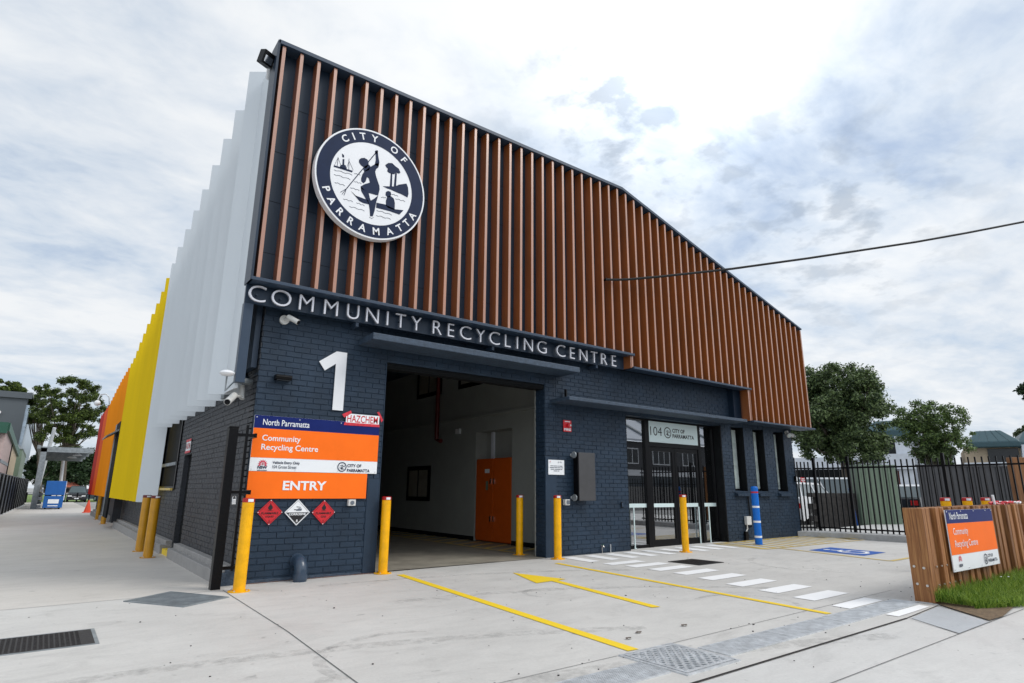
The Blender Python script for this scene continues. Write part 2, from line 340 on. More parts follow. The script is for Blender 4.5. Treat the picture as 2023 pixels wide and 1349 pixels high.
def thing(name, label, cat, loc=(0, 0, 0), group=None):
    o = bpy.data.objects.new(name, None); COL.objects.link(o); o.location = Vector(loc); o.empty_display_size = .1
    return tag(o, label, cat, group)
def struct(mb, name, m, **k): return tag(mb.build(name, m, **k), kind='structure')
def box(x0, x1, y0, y1, z0, z1, mtx=None): return MB().box(x0, x1, y0, y1, z0, z1, mtx)
def clone(root, loc, label=None, group=None):
    r = root.copy(); COL.objects.link(r); r.location = Vector(loc)
    if label: r['label'] = label
    if group: r['group'] = group
    for ch in list(root.children):
        c = ch.copy(); COL.objects.link(c); c.parent = r
        for g in list(ch.children): d = g.copy(); COL.objects.link(d); d.parent = c
    return r

def text_geo(s, offset=.012, extrude=0.0, spacing=1.0):
    cu = bpy.data.curves.new('txt', 'FONT'); cu.body = s; cu.offset = offset; cu.extrude = extrude; cu.space_character = spacing; cu.resolution_u = 5
    o = bpy.data.objects.new('txt', cu); me = bpy.data.meshes.new_from_object(o)
    v = np.empty(len(me.vertices)*3); me.vertices.foreach_get('co', v); v = v.reshape(-1, 3)
    fs = [tuple(p.vertices) for p in me.polygons]
    bpy.data.objects.remove(o); bpy.data.curves.remove(cu); bpy.data.meshes.remove(me); return v, fs
def text_on(mb, s, org, ux, uy, w=None, h=None, ext=0.0, offset=.012, center=False, spacing=1.0):
    """lettering on a plane: org = lower left corner, ux/uy unit axes, w/h the size of the lettering box"""
    v, fs = text_geo(s, offset, ext, spacing); v = v.copy()
    mn, mxx = v.min(0), v.max(0); sx = w/(mxx[0]-mn[0]) if w else None; sy = h/(mxx[1]-mn[1]) if h else None
    sx = sx or sy; sy = sy or sx
    org, ux, uy = Vector(org), Vector(ux), Vector(uy); n = ux.cross(uy)
    cx = (mxx[0]+mn[0])/2 if center else mn[0]
    mb.add([org+ux*((p[0]-cx)*sx)+uy*((p[1]-mn[1])*sy)+n*(p[2]) for p in v], fs); return mb
UX, UZ = Vector((1, 0, 0)), Vector((0, 0, 1))
def wtext(mb, s, x, z, y, h=None, w=None, **k): return text_on(mb, s, (x, y, z), UX, UZ, w, h, **k)

# ================================================================ ground and paving
def quadsheet(pts, lift):                    # flat polygon laid on the paving, pts in plan
    return MB().sheet([(x, y, gz(x, y)+lift) for x, y in pts])
def strip(mb, x0, y0, x1, y1, w, lift):
    d = Vector((x1-x0, y1-y0)); n = Vector((-d.y, d.x)).normalized()*w/2
    mb.sheet([(x, y, gz(x, y)+lift) for x, y in ((x0-n.x, y0-n.y), (x1-n.x, y1-n.y), (x1+n.x, y1+n.y), (x0+n.x, y0+n.y))]); return mb
def grid_sheet(xs, ys, lift):
    mb = MB(); vs = [(x, y, gz(x, y)+lift) for y in ys for x in xs]; n = len(xs)
    return mb.add(vs, [(j*n+i, j*n+i+1, (j+1)*n+i+1, (j+1)*n+i) for j in range(len(ys)-1) for i in range(n-1)])
struct(grid_sheet([-900, -300, -60, -12, 0, 12, 24, 60, 300, 900], [-900, -300, -60, -12, 0, 20, 50, 90, 150, 300, 1200], -.03), 'ground', 'earth')
struct(grid_sheet([-12, 0, 12, 16.9], [2.86, 8.95], 0), 'forecourt', 'concrete')
mb = MB(); pp = [(2.02, 8.95), (1.97, 8.98), (2.3, 9.6), (2.6, 95), (-12, 95), (-12, 8.95)]
struct(grid_sheet([-2.6, 0, 2.6], [8.95, 20, 50, 88], -.001), 'driveway', 'concrete2')
struct(grid_sheet([2.6, 24], [8.95, 9.6], -.002), 'wall_apron', 'concrete')
struct(grid_sheet([-12, 0, 12, 24], [-6, 0, 2.86], -.001), 'footpath', 'path')
struct(grid_sheet([-60, -12, 24, 90], [-20, -12, -6.2], -.012), 'road', 'asphalt')
struct(quadsheet([(7.16, 2.82), (6.76, 2.29), (7.56, 2.29), (8.10, 2.90)], .004), 'new_path_slab', 'slabnew')
# saw cuts and expansion joints
mb = MB(); strip(mb, -8, 3.66, 3.76, 3.62, .006, .004); strip(mb, 4.42, 3.62, 8.9, 3.69, .006, .004)
strip(mb, 2.03, 8.93, 1.97, 6.04, .009, .004); strip(mb, 1.97, 6.04, 1.84, 3.66, .009, .004); strip(mb, -4, 8.93, 2.0, 8.93, .010, .004)
strip(mb, -8, 2.27, 16, 2.29, .007, .004); strip(mb, 3.1, 2.27, 3.0, -3, .007, .004); strip(mb, 7.12, 2.82, 6.75, 2.28, .007, .008)
strip(mb, 7.57, 2.28, 8.12, 2.92, .012, .008); strip(mb, 1.2, 2.8, 1.0, -3, .012, .004); strip(mb, 2.15, 9.02, 2.4, 8.62, .008, .004)
struct(mb, 'paving_joint', 'crack')
mb = MB(); strip(mb, -8, 2.80, 7.12, 2.845, .022, .006); strip(mb, 7.12, 2.845, 8.15, 2.92, .012, .006); struct(mb, 'expansion_joint', 'joint')
mb = MB()
px0 = 2.3
while px0 < 4.25:                            # ragged orange sealant line at the foot of the pier
    w = random.uniform(.1, .3); strip(mb, px0, 9.285+random.uniform(-.01, .01), px0+w, 9.285+random.uniform(-.01, .01), random.uniform(.015, .04), .005); px0 += w
struct(mb, 'sealant_line', 'stain')
# faint tyre traces
mb = MB()
def trace(cx, cy, r, a0, a1, w, n=24, lift=.0035):
    for i in range(n):
        p, q = R_(a0+(a1-a0)*i/n), R_(a0+(a1-a0)*(i+1)/n)
        mb.sheet([(cx+k*math.cos(g), cy+k*math.sin(g), gz(cx, cy)*0+gz(cx+k*math.cos(g), cy+k*math.sin(g))+lift) for k, g in ((r-w/2, p), (r+w/2, p), (r+w/2, q), (r-w/2, q))])
trace(6.6, 4.3, .55, -60, 120, .07); trace(9.6, 5.3, .6, -30, 110, .07); trace(3.2, 0.6, 6.2, 40, 88, .16, 40); trace(3.4, .9, 7.6, 52, 92, .14, 40); trace(5.3, 6.2, .35, 20, 210, .07)
trace(.8, 5.0, 1.1, 200, 330, .12); trace(2.6, 4.6, .8, 60, 200, .10); trace(0, -4, 9.4, 60, 100, .18, 40); trace(1.5, -8, 11.6, 66, 96, .2, 40); trace(11.2, 5.6, 1.3, 100, 220, .10)
struct(mb, 'tyre_mark', 'scuff')
# painted markings
mb = MB(); strip(mb, 4.53, 8.86, 3.99, 3.66, .115, .005); strip(mb, 6.02, 7.1, 5.575, 4.755, .115, .005); strip(mb, 7.40, 8.52, 6.73, 3.43, .095, .005)
mb.sheet([(p.x, p.y, gz(p.x, p.y)+.0054) for p in (G(1013, 1132), G(1060, 1152.5), G(1118, 1144.5))])
struct(mb, 'yellow_line_marking', 'lineyellow')
mb = MB()
for x, y in ((7.98, 7.86), (8.05, 7.39), (8.02, 6.86), (7.97, 6.32), (7.81, 5.74), (7.63, 5.15), (7.50, 4.58), (7.35, 4.04)):
    mb.sheet([(px, py, gz(px, py)+.005) for px, py in ((x, y-.14), (x+.87, y-.13), (x+.89, y+.14), (x+.02, y+.14))])
mb.sheet([(px, py, gz(px, py)+.005) for px, py in ((7.17, 3.42), (8.02, 3.43), (8.03, 3.65), (7.19, 3.63))])
mb.sheet([(px, py, gz(px, py)+.005) for px, py in ((7.14, 2.93), (8.0, 2.95), (8.03, 3.06), (7.15, 3.06))])
for k in range(9):
    x = 8.07+.548*k
    mb.sheet([(px, py, gz(px, py)+.005) for px, py in ((x-.1, 8.27), (x+.17, 8.28), (x+.27, 9.13), (x, 9.12))])
struct(mb, 'crossing_marking', 'linewhite')
mb = MB()
for k in range(13):
    x = 12.75+.36*k; mb.sheet([(px, py, gz(px, py)+.005) for px, py in ((x, 7.75), (x+.13, 7.75), (x+.63, 9.15), (x+.50, 9.15))])
for a in ((12.7, 7.70, 17.0, 7.55), (12.95, 9.2, 16.9, 9.2), (12.7, 7.70, 13.0, 9.2), (13.15, 7.65, 12.42, 5.10), (12.42, 5.10, 16.0, 5.15)): strip(mb, *a, .09, .0055)
struct(mb, 'hatched_bay_marking', 'hatchyellow')
bay = [(12.97, 5.80), (13.98, 5.81), (14.23, 7.06), (13.23, 7.03)]
struct(quadsheet(bay, .005), 'blue_bay_marking', 'lineblue')
def bayp(u, v):                              # u across (+x), v depth (+y)
    a = Vector(bay[0])*(1-u)*(1-v)+Vector(bay[1])*u*(1-v)+Vector(bay[2])*u*v+Vector(bay[3])*(1-u)*v
    return (a.x, a.y, gz(a.x, a.y)+.009)
mb = MB()
def arcband(cu, cv, r0, r1, a0, a1, n=18):
    for i in range(n):
        p, q = R_(a0+(a1-a0)*i/n), R_(a0+(a1-a0)*(i+1)/n)
        mb.sheet([bayp(cu+r0*math.cos(p), cv+r0*math.sin(p)), bayp(cu+r1*math.cos(p), cv+r1*math.sin(p)), bayp(cu+r1*math.cos(q), cv+r1*math.sin(q)), bayp(cu+r0*math.cos(q), cv+r0*math.sin(q))])
def band(p, q, w):
    p, q = Vector(p), Vector(q); n = Vector((-(q-p).y, (q-p).x)).normalized()*w/2
    mb.sheet([bayp(*(p-n)), bayp(*(q-n)), bayp(*(q+n)), bayp(*(p+n))])
arcband(.46, .36, .20, .27, 110, 395); arcband(.44, .84, 0.0, .065, 0, 360)
band((.44, .76), (.44, .46), .08); band((.44, .48), (.66, .48), .07); band((.64, .50), (.74, .22), .07); band((.44, .62), (.62, .62), .05); band((.74, .22), (.82, .24), .05)
struct(mb, 'wheelchair_symbol_marking', 'linewhite')
# raised kerb on the right boundary
mb = MB(); prof = [(16.98, 9.3), (17.25, 8.3), (17.35, 6.5), (17.4, 3.2), (24, 3.2), (24, 9.6)]
mb.prism([(x, y, gz(x, y)-.05) for x, y in prof], (0, 0, .18)); struct(mb, 'kerb', 'kerb', bevel=.02)

# drains and covers (each a thing)
def drain(name, label, x0, x1, y0, y1, nx, ny, m, rot=None, frame=.03, barw=.5, group=None):
    cx, cy = (x0+x1)/2, (y0+y1)/2; t = thing(name, label, 'drain cover', (cx, cy, gz(cx, cy)), group)
    def P(x, y, z): return (x, y, gz(x, y)+z)
    fr = MB()
    for a in ((x0, x1, y0, y0+frame), (x0, x1, y1-frame, y1), (x0, x0+frame, y0+frame, y1-frame), (x1-frame, x1, y0+frame, y1-frame)):
        fr.prism([P(a[0], a[2], -.02), P(a[1], a[2], -.02), P(a[1], a[3], -.02), P(a[0], a[3], -.02)], (0, 0, .029))
    MB().sheet([P(x0+.001, y0+.001, .0015), P(x1-.001, y0+.001, .0015), P(x1-.001, y1-.001, .0015), P(x0+.001, y1-.001, .0015)]).build('sump', 'galvdark', t)
    g = MB(); X0, X1, Y0, Y1 = x0+frame, x1-frame, y0+frame, y1-frame
    for i in range(nx):
        a = X0+(X1-X0)*(i+.5)/nx; w = (X1-X0)/nx*barw/2; g.prism([P(a-w, Y0, .002), P(a+w, Y0, .002), P(a+w, Y1, .002), P(a-w, Y1, .002)], (0, 0, .006))
    for j in range(ny):
        a = Y0+(Y1-Y0)*(j+.5)/ny; w = (Y1-Y0)/ny*barw/2; g.prism([P(X0, a-w, .002), P(X1, a-w, .002), P(X1, a+w, .002), P(X0, a+w, .002)], (0, 0, .0055))
    fr.build('frame', m, t); g.build('grate', m, t); return t
k = 0
for a, b in ((4.46, 5.44), (5.45, 6.43), (6.44, 7.42), (7.43, 8.18)):
    drain('trench_grate', ['galvanised trench grate section touching the square pit on its right', 'galvanised trench grate section second to the right of the square pit', 'galvanised trench grate section third to the right of the square pit', 'galvanised trench grate section nearest the timber sleeper wall, under the last white dash'][k], a, b, 3.08, 3.39, 52, 11, 'galv', frame=.012, barw=.5, group='trench grate sections across the driveway'); k += 1
for k, (a, b) in enumerate(((2.76, 3.74), (1.76, 2.75))):
    drain('trench_grate', ['galvanised trench grate section just left of the square pit at the bottom edge', 'galvanised trench grate section at the far left end of the drain line'][k], a, b, 3.08, 3.39, 52, 11, 'galv', frame=.012, barw=.5, group='trench grate sections across the driveway')
# square pit with rows of curved treads
t = thing('pit_grate', 'square galvanised pit cover with rows of curved openings, in line with the trench drain', 'drain cover', (4.09, 3.29, gz(4.09, 3.29)))
def PZ(x, y, z): return (x, y, gz(x, y)+z)
x0, x1, y0, y1 = 3.77, 4.41, 2.96, 3.62; fr = MB()
for f0, f1, zt in ((0, .022, .010), (.035, .06, .012)):
    for a in ((x0+f0, x1-f0, y0+f0, y0+f1), (x0+f0, x1-f0, y1-f1, y1-f0), (x0+f0, x0+f1, y0+f1, y1-f1), (x1-f1, x1-f0, y0+f1, y1-f1)):
        fr.prism([PZ(a[0], a[2], -.02), PZ(a[1], a[2], -.02), PZ(a[1], a[3], -.02), PZ(a[0], a[3], -.02)], (0, 0, .02+zt))
MB().sheet([PZ(x0, y0, .002), PZ(x1, y0, .002), PZ(x1, y1, .002), PZ(x0, y1, .002)]).build('sump', 'dark', t); fr.build('frame', 'galv', t)
g = MB(); X0, X1, Y0, Y1 = x0+.06, x1-.06, y0+.06, y1-.06; nx = 13
for i in range(nx):
    xa = X0+(X1-X0)*i/nx; wv = []; n = 60
    for j in range(n+1):
        y = Y0+(Y1-Y0)*j/n; s_ = math.sin(j/n*math.pi*2*6+(i % 2)*math.pi); wv.append((xa+.018+.014*s_, y))
    for j in range(n):
        (a, b), (c, d) = wv[j], wv[j+1]; g.prism([PZ(a-.011, b, .002), PZ(a+.011, b, .002), PZ(c+.011, d, .002), PZ(c-.011, d, .002)], (0, 0, .010))
for j in range(13):
    y = Y0+(Y1-Y0)*(j+.25)/13; g.prism([PZ(X0, y, .002), PZ(X1, y, .002), PZ(X1, y+.008, .002), PZ(X0, y+.008, .002)], (0, 0, .007))
g.build('grate', 'galv', t)
# tilted square grate beside the gate post
t = thing('square_grate', 'dark square mesh grate set at an angle in the paving beside the black gate post', 'drain cover', (1.44, 8.55, gz(1.44, 8.55)))
c = [Vector(p) for p in ((0.916, 8.734), (1.471, 9.182), (1.967, 8.288), (1.416, 7.922))]
def bil(u, v): q = c[0]*(1-u)*(1-v)+c[1]*u*(1-v)+c[2]*u*v+c[3]*(1-u)*v; return q.x, q.y
MB().sheet([PZ(*bil(u, v), .004) for u, v in ((0, 0), (0, 1), (1, 1), (1, 0))]).build('sump', 'dark', t)
fr = MB(); g = MB()
for (a, b, e, f) in ((0, 1, 0, .04), (0, 1, .96, 1), (0, .04, .04, .96), (.96, 1, .04, .96)):
    fr.prism([PZ(*bil(u, v), 0) for u, v in ((a, e), (b, e), (b, f), (a, f))], (0, 0, .012))
for i in range(30):
    u = .04+.92*(i+.3)/30; g.prism([PZ(*bil(*q), .003) for q in ((u, .04), (u+.014, .04), (u+.014, .96), (u, .96))], (0, 0, .006))
    g.prism([PZ(*bil(*q), .003) for q in ((.04, u), (.04, u+.012), (.96, u+.012), (.96, u))], (0, 0, .005))
fr.build('frame', 'galvdark', t); g.build('grate', 'galvdark', t)
# cast iron cover lower left
t = thing('iron_cover', 'dark cast iron rectangular access cover at the left edge of the paving', 'access cover', (.2, 6.9, gz(.2, 6.9)))
mb = MB(); x0, x1, y0, y1 = -.85, .53, 6.57, 7.23
mb.prism([PZ(x0, y0, -.02), PZ(x1, y0, -.02), PZ(x1, y1, -.02), PZ(x0, y1, -.02)], (0, 0, .025)); mb.build('plate', 'iron', t)
mb = MB()
for i in range(34):
    for j in range(16):
        a, b = x0+.05+(x1-x0-.16)*i/33, y0+.04+(y1-y0-.08)*j/15
        q = .012; s_ = 1 if (i+j) % 2 else -1
        mb.prism([PZ(a-q, b-s_*.005, .005), PZ(a+q, b-s_*.005, .005), PZ(a+q, b+s_*.005, .005), PZ(a-q, b+s_*.005, .005)], (0, 0, .004))
mb.build('tread_pattern', 'iron', t)
mb = MB()
for a in ((x0, x1, y0-.03, y0), (x0, x1, y1, y1+.03), (x1, x1+.03, y0-.03, y1+.03)): mb.prism([PZ(a[0], a[2], -.02), PZ(a[1], a[2], -.02), PZ(a[1], a[3], -.02), PZ(a[0], a[3], -.02)], (0, 0, .024))
mb.build('frame', 'galvdark', t)
t = thing('floor_mat', 'flat black rubber mat lying on the paving in front of the glass entrance', 'mat', (9.48, 7.13, gz(9.48, 7.13)))
mb = MB(); mb.prism([PZ(9.14, 6.80, .001), PZ(9.84, 6.80, .001), PZ(9.83, 7.48, .001), PZ(9.13, 7.47, .001)], (0, 0, .009)); mb.build('border', 'rubber', t)
mb = MB()
for i in range(22): a = 9.17+.028*i*1.05; mb.prism([PZ(a, 6.84, .01), PZ(a+.012, 6.84, .01), PZ(a+.012, 7.43, .01), PZ(a, 7.43, .01)], (0, 0, .003))
mb.build('ribs', 'iron', t)
# three leaf scraps on the paving
for px, py, lb, r in ((1262, 1251, 'curled dark dead leaf on the paving, middle of the three scraps', .030), (1242, 1263, 'smallest dark leaf scrap on the paving, nearest the yellow line end', .026), (1352, 1237, 'dark dead leaf on the paving, rightmost of the three scraps', .032)):
    p = G(px, py); mb = MB(); n = 9; vs = [(p.x+r*1.1*math.cos(2*math.pi*k/n)*(1+.35*math.sin(5*k)), p.y+r*.55*math.sin(2*math.pi*k/n)*(1+.4*math.sin(3*k)), p.z+.004+.010*abs(math.sin(k*1.1+px))) for k in range(n)]
    mb.prism(vs, (0, 0, .003)); tag(mb.build('dead_leaf', 'bark', loc=p), lb, 'leaf', 'dead leaves on the forecourt')

# ================================================================ the recycling centre
Y0, XL, XR = 9.31, 2.262, 17.20
B = thing('recycling_centre', 'navy brick and terracotta batten fronted recycling centre with white, yellow, orange and red louvred side', 'building', (XL, Y0, 0))
def bricks(mb, u0, u1, z0, z1, mp, depth=.011):
    """relief brickwork: mp(u, z, out) -> point, out = how far proud of the mortar plane"""
    k0 = math.floor(z0/.086); z = k0*.086
    k = k0
    while z < z1-1e-4:
        a, b = max(z, z0), min(z+.076, z1)
        if b-a > .012:
            u = math.floor(u0/.24-1)*.24+(.12 if k % 2 else 0)
            while u < u1:
                j = rng.normal(0, .0035, 2); l, r = max(u+j[0], u0), min(u+.231+j[1], u1)
                if r-l > .02:
                    o = depth*rng.uniform(.72, 1.12); dz = rng.normal(0, .0012, 2); e = .0035; a_, b_ = a+dz[0]*(a > z0), b+dz[1]*(b < z1)
                    mb.add([mp(l, a_, -.004), mp(r, a_, -.004), mp(r, b_, -.004), mp(l, b_, -.004), mp(l+e, a_+e, o), mp(r-e, a_+e, o+rng.normal(0, .0005)), mp(r-e, b_-e, o), mp(l+e, b_-e, o)],
                           [(4, 5, 6, 7), (0, 1, 5, 4), (1, 2, 6, 5), (2, 3, 7, 6), (3, 0, 4, 7)])
                u += .24
        z += .086; k += 1
front = lambda u, z, o: (u, Y0+.009-o, z)
side = lambda u, z, o: (XL+.008-o, u, z)
T = .30; ZT = 4.02; fw = MB()
for x0, x1, z0, z1 in ((XL+.008, 4.31, -.15, ZT), (4.31, 7.82, 3.40, ZT), (7.82, 10.18, -.15, ZT), (10.18, 13.73, 2.97, ZT), (13.73, 14.19, -.15, ZT), (14.19, 14.757, -.15, 1.33), (14.19, 14.757, 2.99, ZT),
                       (14.757, 15.20, -.15, ZT), (15.20, 15.73, -.15, 1.33), (15.20, 15.73, 2.99, ZT), (15.73, 16.235, -.15, ZT), (16.235, 16.75, -.15, 1.33), (16.235, 16.75, 2.99, ZT), (16.75, XR-.008, -.15, ZT)):
    fw.box(x0, x1, Y0+.008, Y0+T, z0, z1)
bricks(fw, XL, 4.30, .0, 1.46, front); fw.v = fw.v
for x0, x1, z0, z1 in ((XL, 4.31, 1.462, ZT), (4.31, 7.82, 3.42, ZT), (7.82, 8.10, 1.96, ZT), (8.10, 10.18, -.02, ZT), (10.18, 13.73, 3.0, ZT), (13.73, 14.19, -.02, ZT), (14.19, 14.757, -.02, 1.33), (14.757, 15.20, -.02, ZT),
                       (15.20, 15.73, -.02, 1.33), (15.73, 16.235, -.02, ZT), (16.235, 16.75, -.02, 1.33), (16.75, XR, -.02, ZT), (14.19, 16.75, 3.0, ZT)):
    bricks(fw, x0, x1, z0, z1, front)
fw.build('front_wall', 'brick', B)
MB().box(4.10, 4.30, Y0-.012, Y0+.02, -.05, 1.46).box(4.302, 4.318, Y0-.010, Y0+T, -.05, 3.40).build('jamb_guard', 'navy', B, bevel=.004); box(7.812, 8.10, Y0-.012, Y0+.02, -.05, 1.95).build('jamb_guard', 'navy', B, bevel=.004)
pl = MB()                                    # rough rendered footing that shows where the paving falls away
pl.prism([(XL-.05, Y0-.012, -.1), (4.09, Y0-.012, -.1), (4.09, Y0-.012, .05), (3.5, Y0-.012, .06), (XL, Y0-.012, .055)], (0, .05, 0))
pl.box(2.045, 2.135, 9.30, 9.40, -.1, .165).box(2.135, XL, 9.30, 9.40, -.1, .245); pl.build('footing', 'slab', B, bevel=.004)
# reveal brickwork of the right hand jamb
rv = MB(); bricks(rv, Y0+.01, Y0+T, 0, 3.4, lambda u, z, o: (7.82+.001-o, u, z)); rv.build('jamb_reveal', 'brick', B)
# side wall: openings for a door, a window and two vehicle doors
sw = MB(); SZ = 2.95; YE = 40.0
side_open = [(13.80, 14.65, .2, 1.97), (15.30, 17.75, 1.27, 2.90), (26.2, 29.6, -.2, 2.9)]
def side_rects():
    ys = sorted({Y0+.03, YE, *[o[0] for o in side_open], *[o[1] for o in side_open]}); out = []
    for a, b in zip(ys, ys[1:]):
        o = [q for q in side_open if q[0] <= a and q[1] >= b]
        if o: out += [(a, b, -.3, o[0][2]), (a, b, o[0][3], SZ)]
        else: out.append((a, b, -.3, SZ))
    return [r for r in out if r[3] > r[2]+.01]
for a, b, c0, c1 in side_rects():
    sw.box(XL+.008, XL+T, a, b, c0, c1)
    if a < 26: bricks(sw, a, min(b, 26), max(c0, .0), c1, side)
sw.box(XL+.008, XL+T, Y0+T, 9.9, SZ, ZT); bricks(sw, Y0+.004, 9.9, SZ+.03, ZT, side)
sw.build('side_wall', 'brickside', B)
mb = box(XL+.1, XL+.14, 13.8, 14.65, .2, 1.97); mb.build('side_door', 'dark', B)
wf = MB().box(XL-.03, XL+.02, 15.30, 15.40, 1.27, 2.9).box(XL-.03, XL+.02, 17.65, 17.75, 1.27, 2.9).box(XL-.03, XL+.02, 15.40, 17.65, 1.27, 1.33).box(XL-.03, XL+.02, 15.40, 17.65, 2.84, 2.90).build('window', 'black', B)
MB().box(XL+.03, XL+.04, 15.38, 17.67, 1.3, 2.88).build('pane', 'dark', wf)
MB().box(XL-.05, XL+.03, 15.40, 17.65, 1.79, 1.86).build('rail', 'galvdark', wf)
MB().box(XL-.08, XL-.031, 15.45, 17.6, 1.24, 1.29).build('sill', 'hatchyellow', wf)
fl = MB().box(XL-.10, XL+T, 9.9, YE, SZ, SZ+.05)
for y in (10.6, 11.43, 12.36, 13.26, 14.18, 15.1): fl.box(1.93, 1.96, y*.99, y*.99+.03, SZ-.15, SZ+.25); fl.box(1.93, XL, y*.99, y*.99+.03, SZ+.0, SZ+.04)
fl.build('wall_capping', 'navymetal', B)
st = MB()
for a, b in ((9.42, 13.75), (14.72, 25.8), (30.2, 39.5)):
    for x0, z1 in ((2.045, .17), (2.14, .25)): st.box(x0, XL+.005, a+(x0-2.045)*.3, b, -.3, z1-.0028*(a-9.4))
st.build('concrete_plinth', 'step', B, bevel=.01)
box(2.09, 2.20, 13.76, 14.71, -.1, .09).build('door_step', 'lineyellow', B)
# core behind, roof and rear
core = MB(); ro = [(1.95, 8.25), (9.83, 8.24), (17.4, 6.10)]
core.box(XL+.4, 9.05, 33.0, YE-.05, -.2, 5.0).box(9.05, XR-.1, 18.0, YE-.05, -.2, 5.0).box(9.62, 10.0, 9.75, 18.0, -.2, 5.0); core.build('rear_wall', 'navy', B)
rf = MB(); rf.prism([(XL+.1, 9.35, 4.05), (XR-.05, 9.35, 4.05), (XR-.05, 9.35, 6.0), (9.83, 9.35, 7.6), (XL+.1, 9.35, 7.6)], (0, 1.2, 0))
rf.box(XL+.1, XR-.1, 10.55, YE-.1, 4.9, 5.15); rf.build('roof', 'navymetal', B)
east = MB(); east.box(XR-T, XR-.008, Y0+T, YE, -.15, 4.9); bricks(east, Y0+.0, 12, 0, 4, lambda u, z, o: (XR-.008+o, u, z)); east.build('east_wall', 'brick', B)

# ---- batten screen: backing sheet, battens, flashings
YF, YB = 8.85, 9.06
CXL, CXR, B1, B2 = 1.93, 17.54, 9.985, 14.50
def top(x): return 8.265 if x < 9.83 else 8.265-(x-9.83)*(8.265-6.125)/(17.49-9.83)
def bot(x): return 4.25 if x < B1 else (3.955 if x < B2 else 3.115)
bk = MB()
outline = [(CXL, 4.21), (B1, 4.21), (B1, 3.93), (B2, 3.93), (B2, 3.085), (CXR-.01, 3.085), (CXR-.01, top(17.49)-.02), (9.83, top(9.83)-.02), (CXL, top(CXL)-.02)]
bk.prism([(x, YB, z) for x, z in outline], (0, .05, 0)); bk.build('backing_sheet', 'backing', B)
mb = MB()
for z in (4.75, 5.6, 6.45, 7.3): mb.box(CXL+.1, min(17.3, 9.83+(8.0-z)*3.5), YB-.004, YB, z, z+.004)
for x in (3.13, 4.6, 6.3, 8.1): mb.box(x, x+.005, YB-.005, YB, 4.3, 8.1)
mb.build('sheet_joint', 'dark', B)
px = [.2234*YF]
n1, n2 = 28, 28
xs = [1.976+(9.935-1.976)*i/n1 for i in range(n1+1)]+[9.935+(17.475-9.935)*i/27 for i in range(1, 28)]
for i, x in enumerate(xs):
    zt = top(x+.05)-.055; zb = bot(x+.03)+.015
    if abs(x-9.935) < .01: zb = 3.955+.0
    if i and xs[i-1] < B2-.06 <= x+.06 and x < B2+.25: zb = 3.115
    box(x, x+.055, YF, YB-.002, zb, zt).build('batten', 'fin', B, bevel=.003)
rp = MB(); rp.box(B1-.075, B1-.045, YF+.01, YB+.02, 3.94, 4.22).build('batten_end_return', 'fin', B)
box(B2+.0, B2+.02, YF+.012, YB+.22, 3.13, 3.97).build('batten_end_return', 'fin', B)
fs = MB()                                    # bottom and top flashings
fs.box(CXL-.03, B1+.02, YF-.045, YB+.0, 4.215, 4.265).box(B1-.02, B2+.03, YF-.045, YB, 3.925, 3.972).box(B2+.01, CXR+.13, YF-.045, YB+.22, 3.08, 3.125)
fs.build('bottom_flashing', 'navymetal', B, bevel=.004)
tp = MB(); tp.prism([(CXL-.02, YF-.03, 8.22), (9.83, YF-.03, 8.22), (17.52, YF-.03, top(17.52)-.045), (17.55, YF-.03, top(17.55)), (9.83, YF-.03, 8.285), (CXL-.02, YF-.03, 8.285)], (0, .55, 0))
tp.build('top_capping', 'navymetal', B)
tf = MB(); tf.box(CXL-.035, CXL-.0, YF-.03, YB+.12, 4.215, 8.27); tf.build('end_capping', 'backing', B)
# fascia band that carries the name
fb = MB().box(1.905, B1-.08, YB, YB+.05, 3.93, 4.214).build('name_fascia', 'backing', B)
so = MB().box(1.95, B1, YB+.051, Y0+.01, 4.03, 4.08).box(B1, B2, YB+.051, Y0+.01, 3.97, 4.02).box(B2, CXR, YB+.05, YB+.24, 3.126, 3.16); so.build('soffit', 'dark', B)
for x in (3.62, 6.32, 9.05): box(x, x+.05, YB+.01, Y0, 3.86, 3.93).build('fascia_bracket', 'navymetal', B)
box(1.906, 2.035, YB+.005, YB+.12, 2.755, 3.93).build('corner_post', 'navymetal', B, bevel=.004)
box(B2-.33, B2+.0, Y0-.16, Y0-.001, 3.05, 3.97).build('return_panel', 'backing', B)
# ---- canopies
box(3.79, 8.267, 8.74, Y0+.01, 3.612, 3.722).build('vehicle_door_canopy', 'slab', B, bevel=.012)
box(7.975, 14.105, 8.75, Y0+.01, 3.040, 3.112).build('entrance_canopy', 'slab', B, bevel=.010)
box(8.30, 8.33, Y0-.10, Y0-.05, 3.112, 3.34).build('canopy_rod', 'black', B)
hd = MB().box(4.32, 7.81, Y0+.04, Y0+.26, 3.30, 3.398).box(4.32, 7.81, Y0+.02, Y0+.05, 3.33, 3.36); hd.build('roller_door_head', 'dark', B)

